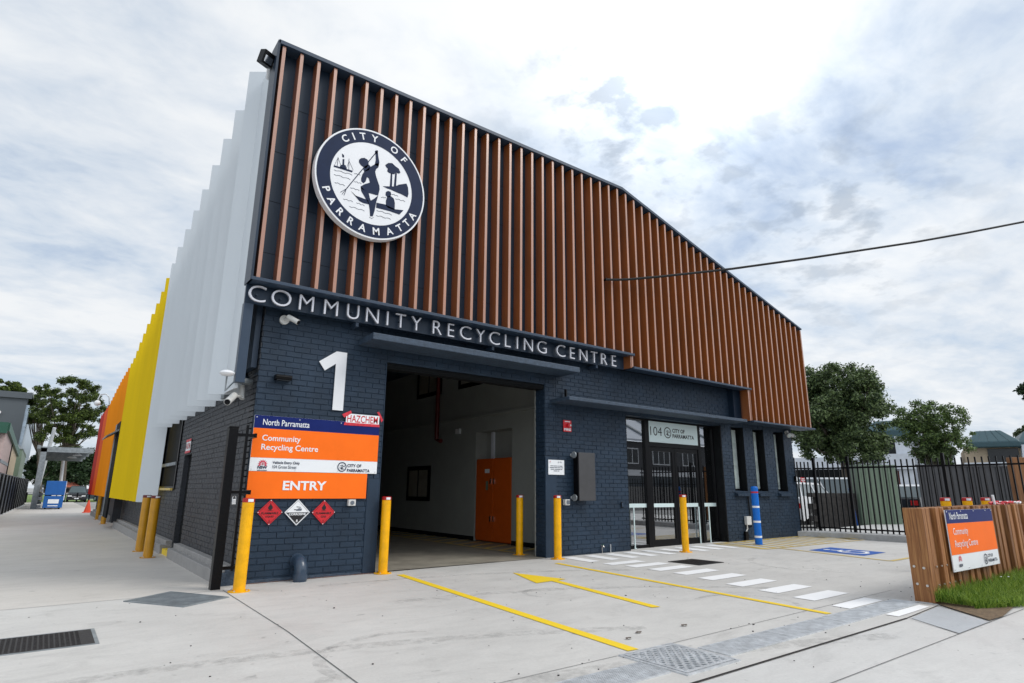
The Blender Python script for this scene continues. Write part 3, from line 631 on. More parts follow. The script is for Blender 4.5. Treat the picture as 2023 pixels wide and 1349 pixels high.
# ---- side louvre screen
louv = [(10.06, 8.37), (10.92, 8.08), (11.82, 7.94), (12.76, 7.80), (13.67, 7.63), (14.57, 7.48), (15.50, 7.35), (16.49, 7.22), (17.22, 7.0),
        (18.0, 6.82), (18.71, 6.62), (19.54, 6.48), (20.43, 6.37), (21.3, 6.25), (22.08, 6.1), (22.87, 5.96), (23.52, 5.79), (24.24, 5.66), (25.02, 5.60),
        (25.87, 5.57), (26.64, 5.54), (27.33, 5.50), (28.03, 5.47), (28.69, 5.43), (29.35, 5.38), (30.12, 5.34), (30.95, 5.26), (31.75, 5.18), (32.5, 5.11), (33.33, 5.05),
        (34.1, 5.02), (34.9, 4.99), (35.59, 4.96), (36.4, 4.97), (37.4, 5.0), (38.5, 5.0)]
py_ = 9.10
for i, (y, z) in enumerate(louv):
    m = 'louvre' if y < 17.5 else 'lyellow' if y < 25.3 else 'lorange' if y < 33.5 else 'lred' if y < 35.7 else 'ldred'
    zb = 2.68 if y < 17 else .96
    if 25.5 < y < 27.2: zb = 3.55
    a, b = Vector((1.75, y, 0)), Vector((2.15, y-.30, 0)); d = (b-a).normalized(); n = Vector((-d.y, d.x, 0))*.010
    if n.x > 0: n = -n
    p = MB().prism([(a.x, a.y, zb), (b.x, b.y, zb), (b.x-n.x, b.y-n.y, zb), (a.x-n.x, a.y-n.y, zb)], (0, 0, z-zb)); p.build('louvre_panel', m, B)
    py_ = y
lf = MB(); lf.prism([(2.17, 9.4, 3.05)]+[(2.17, 39.5, 3.05), (2.17, 39.5, 4.7)]+[(2.17, y, z-.25) for y, z in louv[::-3]]+[(2.17, 9.4, 7.9)], (.08, 0, 0)); lf.build('louvre_frame', 'navymetal', B)
# white gusset between the batten screen and the first louvre
MB().prism([(1.945, 9.19, 8.24), (1.945, 9.95, 8.15), (1.945, 9.95, 2.69), (1.945, 9.19, 2.69)], (.03, 0, 0)).build('gusset', 'louvre', B)
mb = MB()
for z0 in (3.25, 5.15):
    for k in range(4): mb.box(1.938, 1.944, 9.15+.06*k, 9.165+.06*k, z0-.1*k, z0+.015-.1*k)
mb.build('rivets', 'dark', B)
aw = MB().prism([(1.40, 25.3, 3.05), (2.2, 25.3, 3.62), (2.2, 25.3, 3.55), (1.40, 25.3, 3.0)], (0, 2.0, 0)).build('side_awning', 'galvdark', B)
box(1.745, 1.80, 25.12, 26.5, .3, 3.56).build('doorway_shade_panel', 'dark', B); box(1.74, 1.80, 26.5, 27.0, .3, 3.56).build('side_door_frame', 'galvdark', B)  # near-black panel stands for the shade inside the doorway opening

# ---- interior seen through the vehicle opening
it = MB(); IX = 8.86
rec_y0, rec_y1 = S(1010, 1070, IX).y, S(936, 1064, IX).y
rz = S(1010, 845, IX).z
it.box(IX, IX+.12, 9.62, rec_y0, 0, 6.2).box(IX, IX+.12, rec_y1, 33.0, 0, 6.2).box(IX, IX+.12, rec_y0, rec_y1, rz, 6.2)
it.box(IX+.12, IX+.7, rec_y0-.1, rec_y0, 0, rz+.1).box(IX+.12, IX+.7, rec_y1, rec_y1+.1, 0, rz+.1).box(IX+.121, IX+.7, rec_y0, rec_y1, rz+.001, rz+.1).box(IX+.35, IX+.72, rec_y0, rec_y1, 1.9, rz)
it.box(XL+T, XL+T+.05, 9.62, 33, -.1, 6.2).box(XL+.3, 9.0, 32.9, 33.0, -.1, 6.2)
it.box(7.83, IX, 9.605, 9.66, 0, 6.2).box(XL+T, 4.30, 9.605, 9.66, 0, 6.2).box(4.30, 7.83, 9.605, 9.66, 3.41, 6.2)
it.build('interior_wall', 'intwall', B)
sl = S(1018, 812, IX); it = MB().box(IX-.05, IX, 9.66, 32.8, sl.z-.02, sl.z+.05); it.build('interior_ledge', 'intwall', B)
box(XL+.3, 9.1, 9.6, 33, 6.2, 6.3).build('interior_ceiling', 'intwall', B)
box(IX-.015, IX, 9.66, rec_y0-.01, 0.02, .16).build('skirting', 'dark', B); box(IX-.015, IX, rec_y1+.01, 32.8, 0.02, .16).build('skirting', 'dark', B)
MB().sheet([(XL+.3, 9.30, gz(5, 9.3)+.001), (9.2, 9.30, gz(9, 9.3)+.001), (9.2, 33, .04), (XL+.3, 33, .0)]).build('interior_floor', 'intfloor', B)
mb = MB()
for k in range(26): y = 10.3+.55*k; mb.sheet([(IX-.95, y, .062), (IX-.95, y+.16, .062), (IX-.05, y+.6, .066), (IX-.05, y+.44, .066)])
mb.sheet([(IX-1.05, 9.9, .063), (IX-.95, 9.9, .063), (IX-.95, 25, .063), (IX-1.05, 25, .063)]); mb.build('floor_hatching', 'hatchyellow', B)
def iwin(pts, mull=True):
    ps = [S(*p, IX) for p in pts]; ya, yb = min(p.y for p in ps), max(p.y for p in ps); za, zb = min(p.z for p in ps), max(p.z for p in ps)
    f = MB().box(IX-.03, IX-.001, ya, yb, za, zb).build('interior_window', 'black', B)
    g = MB().box(IX-.036, IX-.031, ya+.14, (ya+yb)/2-.04, za+.12, zb-.12).box(IX-.036, IX-.031, (ya+yb)/2+.04, yb-.14, za+.12, zb-.12).build('pane', 'intfloor', f)
iwin([(807, 922), (849, 990)]); iwin([(828, 724), (873, 778)]); iwin([(908, 735), (960, 757)])
p0, p1 = S(867, 740, IX-.12), S(867, 868, IX-.12)
MB().tube([(IX-.12, p0.y, 6.1), (IX-.12, p0.y, p1.z), (IX-.12, p0.y-.25, p1.z-.05)], .06).build('fire_pipe', 'redpipe', B, smooth=True)
c0 = S(904, 852, IX-.05); MB().box(IX-.06, IX, c0.y-.1, c0.y+.1, c0.z-.07, c0.z+.07).build('sensor', 'white', B)
MB().tube([(4.36, 9.75, 3.3), (4.36, 9.75, 1.2)], .006, 5).build('door_chain', 'galvdark', B)
mb = MB()
for (x, y) in ((5.2, 14), (5.2, 19)): mb.box(x, x+1.2, y, y+.3, 6.12, 6.19)
mb.build('ceiling_lamp', 'white', B)
# orange storage cabinet in the recess
t = thing('storage_cabinet', 'tall orange two door chemical cabinet in the recess inside the vehicle opening', 'cabinet', (IX+.3, (rec_y0+rec_y1)/2, .06))
ct = S(980, 905, IX+.02).z; ym = (rec_y0+rec_y1)/2
box(IX+.03, IX+.6, rec_y0+.02, rec_y1-.04, .08, ct).build('body', 'cabinet', t)
for a, b in ((rec_y0+.03, ym-.006), (ym+.006, rec_y1-.05)):
    d = box(IX+.005, IX+.028, a, b, .1, ct-.02).build('door', 'cabinet', t, bevel=.004)
for z in (.55, 1.45):
    for s_ in (-1, 1): MB().box(IX-.03, IX+.004, ym+s_*.07-.02, ym+s_*.07+.02, z, z+.13).build('handle', 'chrome', t)
MB().box(IX, IX+.004, ym+.15, ym+.35, 1.72, 1.82).build('label', 'white', t)
MB().box(IX, IX+.004, ym+.20, ym+.30, 1.30, 1.52).build('green_sticker', 'sage', t)

# ---- glazed entrance
GY = 9.55; gx0, gx1 = 10.19, 13.72; zb = .07
ent = MB()
m1a, m1b, m2a, m2b = 11.03, 11.17, 13.02, 13.13
ent.box(gx0, gx1, GY-.03, GY+.06, 2.93, 2.985).box(gx0, gx0+.05, GY-.03, GY+.06, zb, 2.93).box(gx1-.05, gx1, GY-.03, GY+.06, zb, 2.93)
ent.box(m1a, m1b, GY-.04, GY+.06, zb, 2.93).box(m2a, m2b, GY-.04, GY+.06, zb, 2.93).box(gx0+.05, m1a, GY-.03, GY+.06, zb, zb+.07).box(m2b, gx1-.05, GY-.03, GY+.06, zb, zb+.07)
ent.box(m1b, m2a, GY-.04, GY+.06, 2.33, 2.43).box(gx0, gx1, GY-.06, GY+.1, zb-.05, zb)
ef = ent.build('entrance_frame', 'black', B, bevel=.003)
for a, b in ((gx0+.05, m1a), (m2b, gx1-.05)): box(a, b, GY+.010, GY+.018, zb+.07, 2.93).build('pane', 'glass', ef)
mid = (m1b+m2a)/2
for a, b in ((m1b+.005, mid-.005), (mid+.005, m2a-.005)):
    d = MB().box(a, a+.085, GY-.02, GY+.03, zb+.01, 2.325).box(b-.085, b, GY-.02, GY+.03, zb+.01, 2.325).box(a+.085, b-.085, GY-.02, GY+.03, zb+.01, zb+.16).box(a+.085, b-.085, GY-.02, GY+.03, 2.225, 2.325).build('entrance_door', 'black', B, bevel=.003)
    box(a+.085, b-.085, GY+.002, GY+.010, zb+.16, 2.225).build('pane', 'glass', d)
    box(a+.085, b-.085, GY-.004, GY+.0, .945, 1.03).build('safety_band', 'signpanel', d)
for a, b in ((gx0+.05, m1a), (m2b, gx1-.05)): box(a, b, GY+.002, GY+.006, .945, 1.03).build('safety_band', 'signpanel', ef)
for x in (10.52, 12.86, 13.26): MB().box(x, x+.026, GY-.060, GY-.042, zb+.02, .945).box(x-.012, x+.046, GY-.07, GY-.042, zb+.005, zb+.02).build('rail_post', 'signpanel', B)
box(10.165, 10.19, Y0+.001, GY-.03, zb, 2.97).build('entrance_reveal', 'dark', B); box(13.705, 13.745, Y0-.004, GY-.03, 0, 2.98).build('entrance_reveal', 'dark', B)  # near-black side panels stand for the shade in the entrance recess
box(gx0, gx1, Y0+.02, GY+.3, 2.972, 2.99).build('entrance_head', 'dark', B)
# fanlight sign
t = thing('fanlight_sign', 'pale glass panel reading 104 CITY OF PARRAMATTA above the entrance doors', 'sign', (12.09, GY-.045, 2.43))
box(m1b+.004, m2a-.004, GY-.045, GY-.041, 2.435, 2.925).build('panel', 'signpanel', t)
mb = MB(); wtext(mb, '104', m1b+.05, 2.59, GY-.047, h=.21, w=.42, offset=-.004); wtext(mb, 'CITY OF', m1b+.86, 2.70, GY-.047, h=.095, w=.48, offset=.03); wtext(mb, 'PARRAMATTA', m1b+.86, 2.57, GY-.047, h=.095, w=.84, offset=.03)
def ring(mb, cx, cz, y, r0, r1, n=48, a0=0, a1=360):
    for i in range(n):
        p, q = R_(a0+(a1-a0)*i/n), R_(a0+(a1-a0)*(i+1)/n)
        mb.sheet([(cx+r0*math.cos(p), y, cz+r0*math.sin(p)), (cx+r1*math.cos(p), y, cz+r1*math.sin(p)), (cx+r1*math.cos(q), y, cz+r1*math.sin(q)), (cx+r0*math.cos(q), y, cz+r0*math.sin(q))])
def mini_logo(mb, cx, cz, y, r):
    ring(mb, cx, cz, y, r*.82, r); P = lambda a, b: (cx+a*r, y, cz+b*r)
    mb.sheet([P(-.08, .10), P(.12, .12), P(.16, -.25), P(.08, -.62), P(-.06, -.6), P(-.12, -.2)]); mb.sheet([P(-.18, .2), P(.04, .2), P(.02, .42), P(-.14, .42)])
    mb.sheet([P(.10, .1), P(.22, .48), P(.14, .5), P(.0, .12)]); mb.sheet([P(-.5, -.2), P(.6, -.42), P(.5, -.52), P(-.4, -.36)]); mb.sheet([P(-.5, .22), P(-.24, .16), P(-.24, .26), P(-.46, .34)])
    mb.sheet([P(.3, .0), P(.6, -.05), P(.5, .3), P(.34, .3)]); mb.sheet([P(-.6, -.05), P(-.2, -.12), P(-.2, -.07), P(-.6, .0)])
mini_logo(mb, m1b+.68, 2.685, GY-.047, .135); mb.build('lettering', 'blackink', t)

# ---- three narrow windows
for x0, x1 in ((14.19, 14.757), (15.20, 15.73), (16.235, 16.75)):
    w = MB().box(x0, x1, 9.49, 9.54, 1.33, 1.39).box(x0, x1, 9.49, 9.54, 2.93, 2.99).box(x0, x0+.04, 9.49, 9.54, 1.39, 2.93).box(x1-.06, x1, 9.49, 9.54, 1.39, 2.93).build('narrow_window', 'black', B)
    box(x0+.04, x1-.06, 9.512, 9.518, 1.39, 2.93).build('pane', 'palegloss', w)
    mb = MB()
    for k in range(6): mb.tube([(x0+.07+.085*k, 9.60+.015*(k % 2), 1.36), (x0+.07+.085*k, 9.60+.015*(k % 2), 2.95)], .047, 8)
    mb.build('blind', 'blind', w, smooth=True)
    MB().box(x0+.001, x0+.02, Y0+.002, 9.49, 1.33, 2.99).box(x1-.02, x1-.001, Y0+.002, 9.49, 1.33, 2.99).build('reveal', 'dark', w)  # recess shade put into the near-black colour of the reveal sides
    s = MB(); n = 5; wd = (x1-x0+.10)/n
    for k in range(n):
        a = x0-.04+wd*k; s.prism([(a+.004, Y0-.10, 1.20), (a+.004, Y0-.10, 1.262), (a+.004, 9.5, 1.345), (a+.004, 9.5, 1.28), (a+.004, Y0+.01, 1.215)], (wd-.008, 0, 0))
    s.build('sill', 'brick', w)
# office behind the glazing
of = MB().box(9.15, 17.0, 13.0, 13.1, 0, 3.2).box(10.01, 10.05, 9.62, 13, 0, 3.2).box(16.86, 16.9, 9.62, 13, 0, 3.2).box(10.05, 16.9, 9.62, 13, 3.05, 3.1).box(13.73, 14.10, 9.62, 9.64, 0, 3.0); of.build('office_wall', 'render', B)
box(10.05, 16.88, 9.62, 13.0, .0, .075).build('office_floor', 'intfloor', B)
t = thing('pull_up_banner', 'dark red pull-up information banner standing behind the left entrance door', 'banner', (12.0, 10.6, .08))
box(11.72, 12.32, 10.6, 10.62, .62, 1.35).build('banner_panel', 'poster', t); box(11.72, 12.32, 10.6, 10.62, .12, .60).build('lower_panel', 'palegloss', t); box(11.68, 12.36, 10.52, 10.70, .08, .12).build('foot', 'black', t)
box(11.95, 12.15, 10.59, 10.599, .68, 1.1).build('orange_stripe', 'cabinet', t)
t = thing('office_desk', 'pale office desk with dark legs behind the left side light of the entrance', 'desk', (10.7, 11.6, .08))
box(10.3, 11.3, 11.3, 12.0, .74, .78).build('desk_top', 'palegloss', t)
for x in (10.35, 11.2):
    for y in (11.35, 11.9): box(x, x+.05, y, y+.05, .08, .74).build('leg', 'black', t)
t = thing('wheeled_bin', 'blue and black wheeled bin behind the right entrance door', 'bin', (13.0, 10.9, .08))
MB().prism([(12.8, 10.7, .15), (13.3, 10.7, .15), (13.38, 10.7, 1.0), (12.75, 10.7, 1.0)], (0, .5, 0)).build('body', 'lineblue', t); box(12.73, 13.40, 10.66, 11.24, 1.0, 1.05).build('lid', 'rubber', t)

# ================================================================ signs on the building
def px2(pts, Y=9.29): return [W(x, y, Y) for x, y in pts]
# round emblem on the battens
EY, ECX, ECZ, ER = 8.70, 3.586, 6.235, .972
t = thing('round_emblem', 'large round CITY OF PARRAMATTA emblem with canoe figure on the timber coloured battens', 'sign', (ECX, EY, ECZ))
def disc(cx, cz, y0, y1, r, n=96): return MB().prism([(cx+r*math.cos(2*math.pi*i/n), y0, cz+r*math.sin(2*math.pi*i/n)) for i in range(n)], (0, y1-y0, 0))
disc(ECX, ECZ, EY, EY+.125, ER).build('drum', 'white', t)
mb = MB(); ring(mb, ECX, ECZ, EY-.003, .725, .945, 96); mb.build('ring', 'ink', t)
P = lambda u, v: W(580+u/4.997, 230+v/4.997, EY-.004)
mb = MB()
def poly(*pts): mb.sheet([P(*p) for p in pts][::-1])
def line(pts, w):
    for a, b in zip(pts, pts[1:]):
        a, b = Vector(a), Vector(b); n = Vector((-(b-a).y, (b-a).x)).normalized()*w/2; poly(a-n, b-n, b+n, a+n)
# standing figure with spear
poly((648, 425), (668, 410), (700, 408), (730, 425), (742, 450), (738, 480), (715, 512), (690, 500), (662, 478), (645, 450))
poly((690, 500), (740, 470), (760, 492), (745, 530), (700, 545), (688, 520))
poly((700, 540), (745, 505), (790, 478), (820, 462), (845, 462), (838, 500), (815, 520), (806, 545), (815, 590), (832, 640), (848, 685), (850, 720), (835, 780), (742, 755), (715, 735), (668, 715), (662, 690), (700, 668), (745, 655), (754, 650), (742, 610), (725, 598), (712, 640), (690, 660), (668, 640), (668, 608), (680, 570))
poly((808, 350), (832, 345), (838, 400), (847, 450), (838, 492), (800, 480), (812, 430)); poly((803, 340), (820, 332), (835, 345), (828, 368), (806, 366))
poly((662, 690), (715, 735), (742, 755), (752, 800), (762, 830), (790, 815), (835, 780), (815, 850), (800, 930), (782, 985), (756, 985), (752, 925), (742, 860), (705, 800), (668, 735))
line([(832, 335), (740, 445)], 9); line([(690, 510), (520, 715)], 9)
for q in ((462, 748), (478, 768), (498, 778)): line([(522, 712), q], 5)
# canoe and seated figure
poly((562, 730), (600, 775), (680, 805), (735, 825), (748, 868), (690, 855), (650, 835), (605, 780)); poly((818, 850), (905, 868), (1000, 915), (1085, 925), (1045, 968), (950, 935), (815, 900))
poly((912, 745), (932, 734), (958, 742), (965, 770), (950, 795), (925, 795), (908, 775)); poly((925, 792), (955, 780), (990, 810), (1000, 850), (998, 925), (930, 900), (912, 880), (912, 830))
# palms and headland
poly((915, 500), (905, 478), (935, 458), (975, 460), (1005, 490), (1040, 515), (1055, 555), (1040, 565), (1015, 555), (990, 570), (965, 565), (940, 555), (925, 540), (930, 515))
poly((960, 560), (975, 560), (972, 690), (950, 690)); poly((1003, 560), (1020, 560), (1012, 690), (990, 690))
poly((880, 688), (1000, 690), (1040, 672), (1115, 662), (1130, 700), (1135, 760), (1125, 800), (1070, 770), (1010, 745), (960, 722), (920, 708))
# steamer
poly((400, 480), (460, 498), (585, 535), (578, 552), (395, 495)); poly((485, 420), (502, 420), (500, 480), (482, 478)); poly((478, 365), (498, 380), (500, 405), (482, 400)); poly((455, 500), (465, 480), (490, 472), (515, 482), (525, 520), (480, 512))
line([(440, 400), (432, 490)], 4); line([(440, 405), (405, 480)], 3); line([(440, 405), (468, 485)], 3); line([(548, 415), (545, 530)], 4); line([(548, 440), (522, 515)], 3); line([(548, 440), (590, 530)], 3)
def wave(u, v, du, dv): line([(u+du*k/8, v+dv*k/8+5*math.sin(k*1.7)) for k in range(9)], 3.5)
for a in ((400, 525, 180, 50), (400, 570, 160, 50), (405, 648, 100, 33), (490, 812, 95, 28), (550, 885, 150, 45), (620, 850, 80, 30), (820, 925, 150, 45), (815, 975, 145, 38), (1005, 810, 95, 28), (560, 700, 90, 30), (600, 560, 60, 18), (865, 795, 50, 8), (600, 640, 70, 22), (970, 765, 60, 20)): wave(*a)
line([(748, 992), (770, 1008), (792, 995)], 3)
mb.build('picture', 'ink', t)
mb = MB()
def ringtext(s, pts, h, bottom=False):
    for ch, (u, v) in zip(s, pts):
        q = W(580+u/4.997, 230+v/4.997, EY-.005); a = math.atan2(q.z-ECZ, q.x-ECX); rad = .833
        o = Vector((ECX+rad*math.cos(a), EY-.006, ECZ+rad*math.sin(a))); uy = Vector((math.cos(a), 0, math.sin(a)))*(-1 if bottom else 1)
        ux = Vector((uy.z, 0, -uy.x)); text_on(mb, ch, o-uy*h/2, ux, uy, None, h, offset=.022, center=True)
def ringword(*a, **k):
    global mb
    for ch, p in zip(a[0], a[1]): mb = MB(); ringtext(ch, (p,), *a[2:], **k); mb.build('letter', 'white', t)
ringword('CITY', ((503, 205), (590, 187), (685, 190), (803, 215)), .125); ringword('OF', ((995, 332), (1090, 430)), .125)
ringword('PARRAMATTA', ((305, 715), (358, 835), (450, 950), (560, 1040), (675, 1112), (815, 1140), (948, 1140), (1045, 1100), (1110, 1045), (1180, 990)), .125, True)
# name letters
t = thing('name_lettering', 'raised silver letters reading COMMUNITY RECYCLING CENTRE along the dark fascia', 'sign', (1.95, 9.0, 4.0))
LY = 8.985
zl = W(589.5, 611, LY).z; zh = W(592.9, 581.7, LY).z-zl
A3 = lambda u, v: W(460+u/5.0575, 520+v/5.0575, LY); A4 = lambda u, v: W(860+u/4.598, 560+v/4.598, LY)
ls = [('C', A3(245, 300), 1.12), ('O', A3(485, 345), 1.12), ('M', A3(735, 400), 1.0), ('M', A3(980, 450), 1.0), ('U', A3(1200, 482), 1.0), ('N', A3(1393, 525), 1.0), ('I', A3(1543, 553), 1), ('T', A3(1675, 575), .95), ('Y', A3(1832, 605), .95),
      ('R', A4(15, 405), 1), ('E', A4(140, 428), .95), ('C', A4(272, 452), 1.12), ('Y', A4(408, 480), .95), ('C', A4(535, 500), 1.12), ('L', A4(655, 522), .95), ('I', A4(742, 535), 1), ('N', A4(843, 560), 1), ('G', A4(965, 583), 1.1),
      ('C', A4(1137, 612), 1.12), ('E', A4(1242, 635), .95), ('N', A4(1342, 652), 1), ('T', A4(1440, 668), .95), ('R', A4(1530, 690), 1), ('E', A4(1620, 705), .95)]
for ch, p, k in ls:
    v, fs_ = text_geo(ch, -.012, .05); k *= 1.0
    hh = v[:, 1].max()-v[:, 1].min(); sc = zh/hh*(1.04 if ch in 'COG' else 1); cx = (v[:, 0].max()+v[:, 0].min())/2; mn = v[:, 1].min()
    m_ = MB(); m_.add([(p.x+(a-cx)*sc*k, LY-c_*sc, zl-.0+(b-mn)*sc) for a, b, c_ in v], fs_); m_.build('letter', 'letters', t, loc=None)
mb = MB()
for ch, p, k in ls: mb.box(p.x-.01, p.x+.01, LY+.02, 9.062, zl+zh*.45, zl+zh*.52)
mb.build('standoff_pins', 'navymetal', t)
# number 1
t = thing('number_one', 'large white number 1 fixed on the navy brick pier', 'house number', tuple(W(660, 800, 9.29)))
pts = [(735, 638), (930, 527), (1044, 545), (1000, 1188), (883, 1180), (918, 665), (797, 740)]
p_ = [W(500+u/5.621, 600+v/5.621, 9.28) for u, v in pts]; xr, xl = (p_[2].x+p_[3].x)/2, (p_[4].x+p_[5].x)/2
p_[2].x = p_[3].x = xr; p_[4].x = p_[5].x = xl; p_[1].z = p_[2].z; p_[4].z = p_[3].z
MB().prism(p_, (0, .012, 0)).build('numeral', 'white', t)
# sign board helper
def waratah(mb, cx, cz, y, r):
    for k in range(9):
        a = R_(-20+27.5*k); d = Vector((math.cos(a), 0, math.sin(a))); n = Vector((-d.z, 0, d.x))*r*.10; c = Vector((cx, y, cz))
        mb.sheet([c+d*r*.28, c+d*r*.62+n*1.4, c+d*r, c+d*r*.62-n*1.4])
        if k % 2 == 0: mb.sheet([c+d*r*.02-n, c+d*r*.30, c+d*r*.02+n])
# main entry sign
sx0, sx1 = W(491.5, 929.4, 9.285).x, (W(749.5, 839, 9.285).x+W(743.6, 936.3, 9.285).x)/2
zt, zb1 = W(503, 819, 9.285).z, W(500.8, 844.4, 9.285).z; zb2, zbt = W(495.8, 903, 9.285).z, W(491.5, 929.8, 9.285).z
ex1, ezb = W(723.8, 960, 9.285).x, W(486.5, 984.9, 9.285).z
t = thing('entry_sign', 'large navy, orange and white sign board reading Community Recycling Centre, Vehicle Entry Only, ENTRY', 'sign', (sx0, 9.285, ezb))
YS = 9.280
box(sx0, sx1, YS, YS+.012, zbt, zt).build('board', 'signwhite', t)
box(sx0, ex1, YS, YS+.012, ezb, zbt-.004).build('entry_panel', 'signorange', t)
box(sx0+.001, sx1-.001, YS-.003, YS-.0005, zb1, zt-.001).build('navy_band', 'signnavy', t); box(sx0+.001, sx1-.001, YS-.003, YS-.0005, zb2, zb1-.001).build('orange_band', 'signorange', t)
mb = MB(); sw_ = sx1-sx0; q4 = lambda u, v: W(380+u/3.212, 780+v/3.212, YS)
def fit(mb, s, bl, tr_, y=YS-.006, **k):
    a, b = q4(*bl), q4(*tr_); wtext(mb, s, a.x, a.z, y, h=b.z-a.z, w=b.x-a.x, **k)
fit(mb, 'North Parramatta', (447, 190), (745, 173), offset=.006); mb.build('place_name', 'signwhite', t); mb = MB()
a, b = q4(440, 300), q4(798, 338); h_ = q4(440, 252).z-q4(440, 291).z
wtext(mb, 'Community', a.x, q4(440, 300).z, YS-.006, w=q4(686, 292).x-a.x, h=h_*1.25, offset=.012); wtext(mb, 'Recycling Centre', a.x, q4(436, 353).z-.012, YS-.006, w=b.x-a.x, h=h_*1.25, offset=.012); mb.build('title', 'signwhite', t); mb = MB()
a, b = q4(571, 604), q4(847, 608); wtext(mb, 'ENTRY', a.x, a.z, YS-.006, w=b.x-a.x, h=q4(571, 545).z-a.z, offset=.03)
mb.build('entry_word', 'signwhite', t)
mb = MB(); wtext(mb, 'Vehicle Entry Only', q4(507, 440).x, q4(507, 442).z, YS-.006, w=q4(681, 440).x-q4(507, 440).x, h=.052, offset=.02)
mb.build('caption', 'ink', t); mb = MB(); wtext(mb, '104 Grose Street', q4(507, 463).x, q4(507, 466).z, YS-.006, w=q4(660, 463).x-q4(507, 463).x, h=.048)
mb.build('address', 'greyink', t); mb = MB(); a = q4(982, 458); wtext(mb, 'CITY OF', a.x, a.z, YS-.006, w=.235, h=.047, offset=.025); wtext(mb, 'PARRAMATTA', a.x, a.z-.073, YS-.006, w=q4(1124, 480).x-a.x, h=.047, offset=.025)
c = q4(949, 457); mini_logo(mb, c.x, c.z, YS-.006, .073)
mb.build('council_logo', 'ink', t); mb = MB(); c = q4(444, 455); wtext(mb, 'NSW', c.x-.068, c.z-.03, YS-.006, w=.136, h=.042, offset=.04); mb.box(c.x-.068, c.x+.068, YS-.006, YS-.0055, c.z-.055, c.z-.047); mb.build('state_name', 'ink', t)
mb = MB(); waratah(mb, c.x, c.z+.035, YS-.006, .070); mb.build('flower_emblem', 'pink', t)
mb = MB()
for x in (sx0+.03, (sx0*2+sx1)/3, (sx0+2*sx1)/3, sx1-.03):
    for z in (zt-.03, zbt+.03): mb.tube([(x, YS-.004, z), (x, YS-.010, z)], .007, 8)
mb.build('fixing_screws', 'white', t)
# HAZCHEM label
t = thing('hazchem_sign', 'small HAZCHEM label in red letters stuck with red tape over the board corner', 'sign', tuple(q4(1075, 150)))
a, b = q4(972, 178), q4(1186, 135); YH = YS-.008
box(a.x, b.x, YH-.001, YH+.001, a.z, b.z).build('plate', 'signwhite', t)
mb = MB(); wtext(mb, 'HAZCHEM', a.x+.02, a.z+.018, YH-.003, w=b.x-a.x-.045, h=b.z-a.z-.036, offset=.01); mb.build('lettering', 'red', t)
mb = MB(); mb.prism([(a.x-.03, YH-.002, a.z-.035), (b.x+.01, YH-.002, a.z-.03), (b.x+.01, YH-.002, a.z+.012), (a.x-.02, YH-.002, a.z+.010)], (0, .0015, 0))
mb.prism([(a.x-.07, YH-.002, b.z-.02), (a.x+.07, YH-.002, b.z+.05), (a.x+.09, YH-.002, b.z+.01), (a.x-.03, YH-.002, b.z-.07)], (0, .0015, 0))
mb.prism([(b.x-.05, YH-.002, b.z+.06), (b.x-.01, YH-.002, b.z+.07), (b.x+.07, YH-.002, b.z-.06), (b.x+.04, YH-.002, b.z-.10), (b.x-.005, YH-.002, b.z-.0)], (0, .0015, 0)); mb.build('tape', 'tape', t)
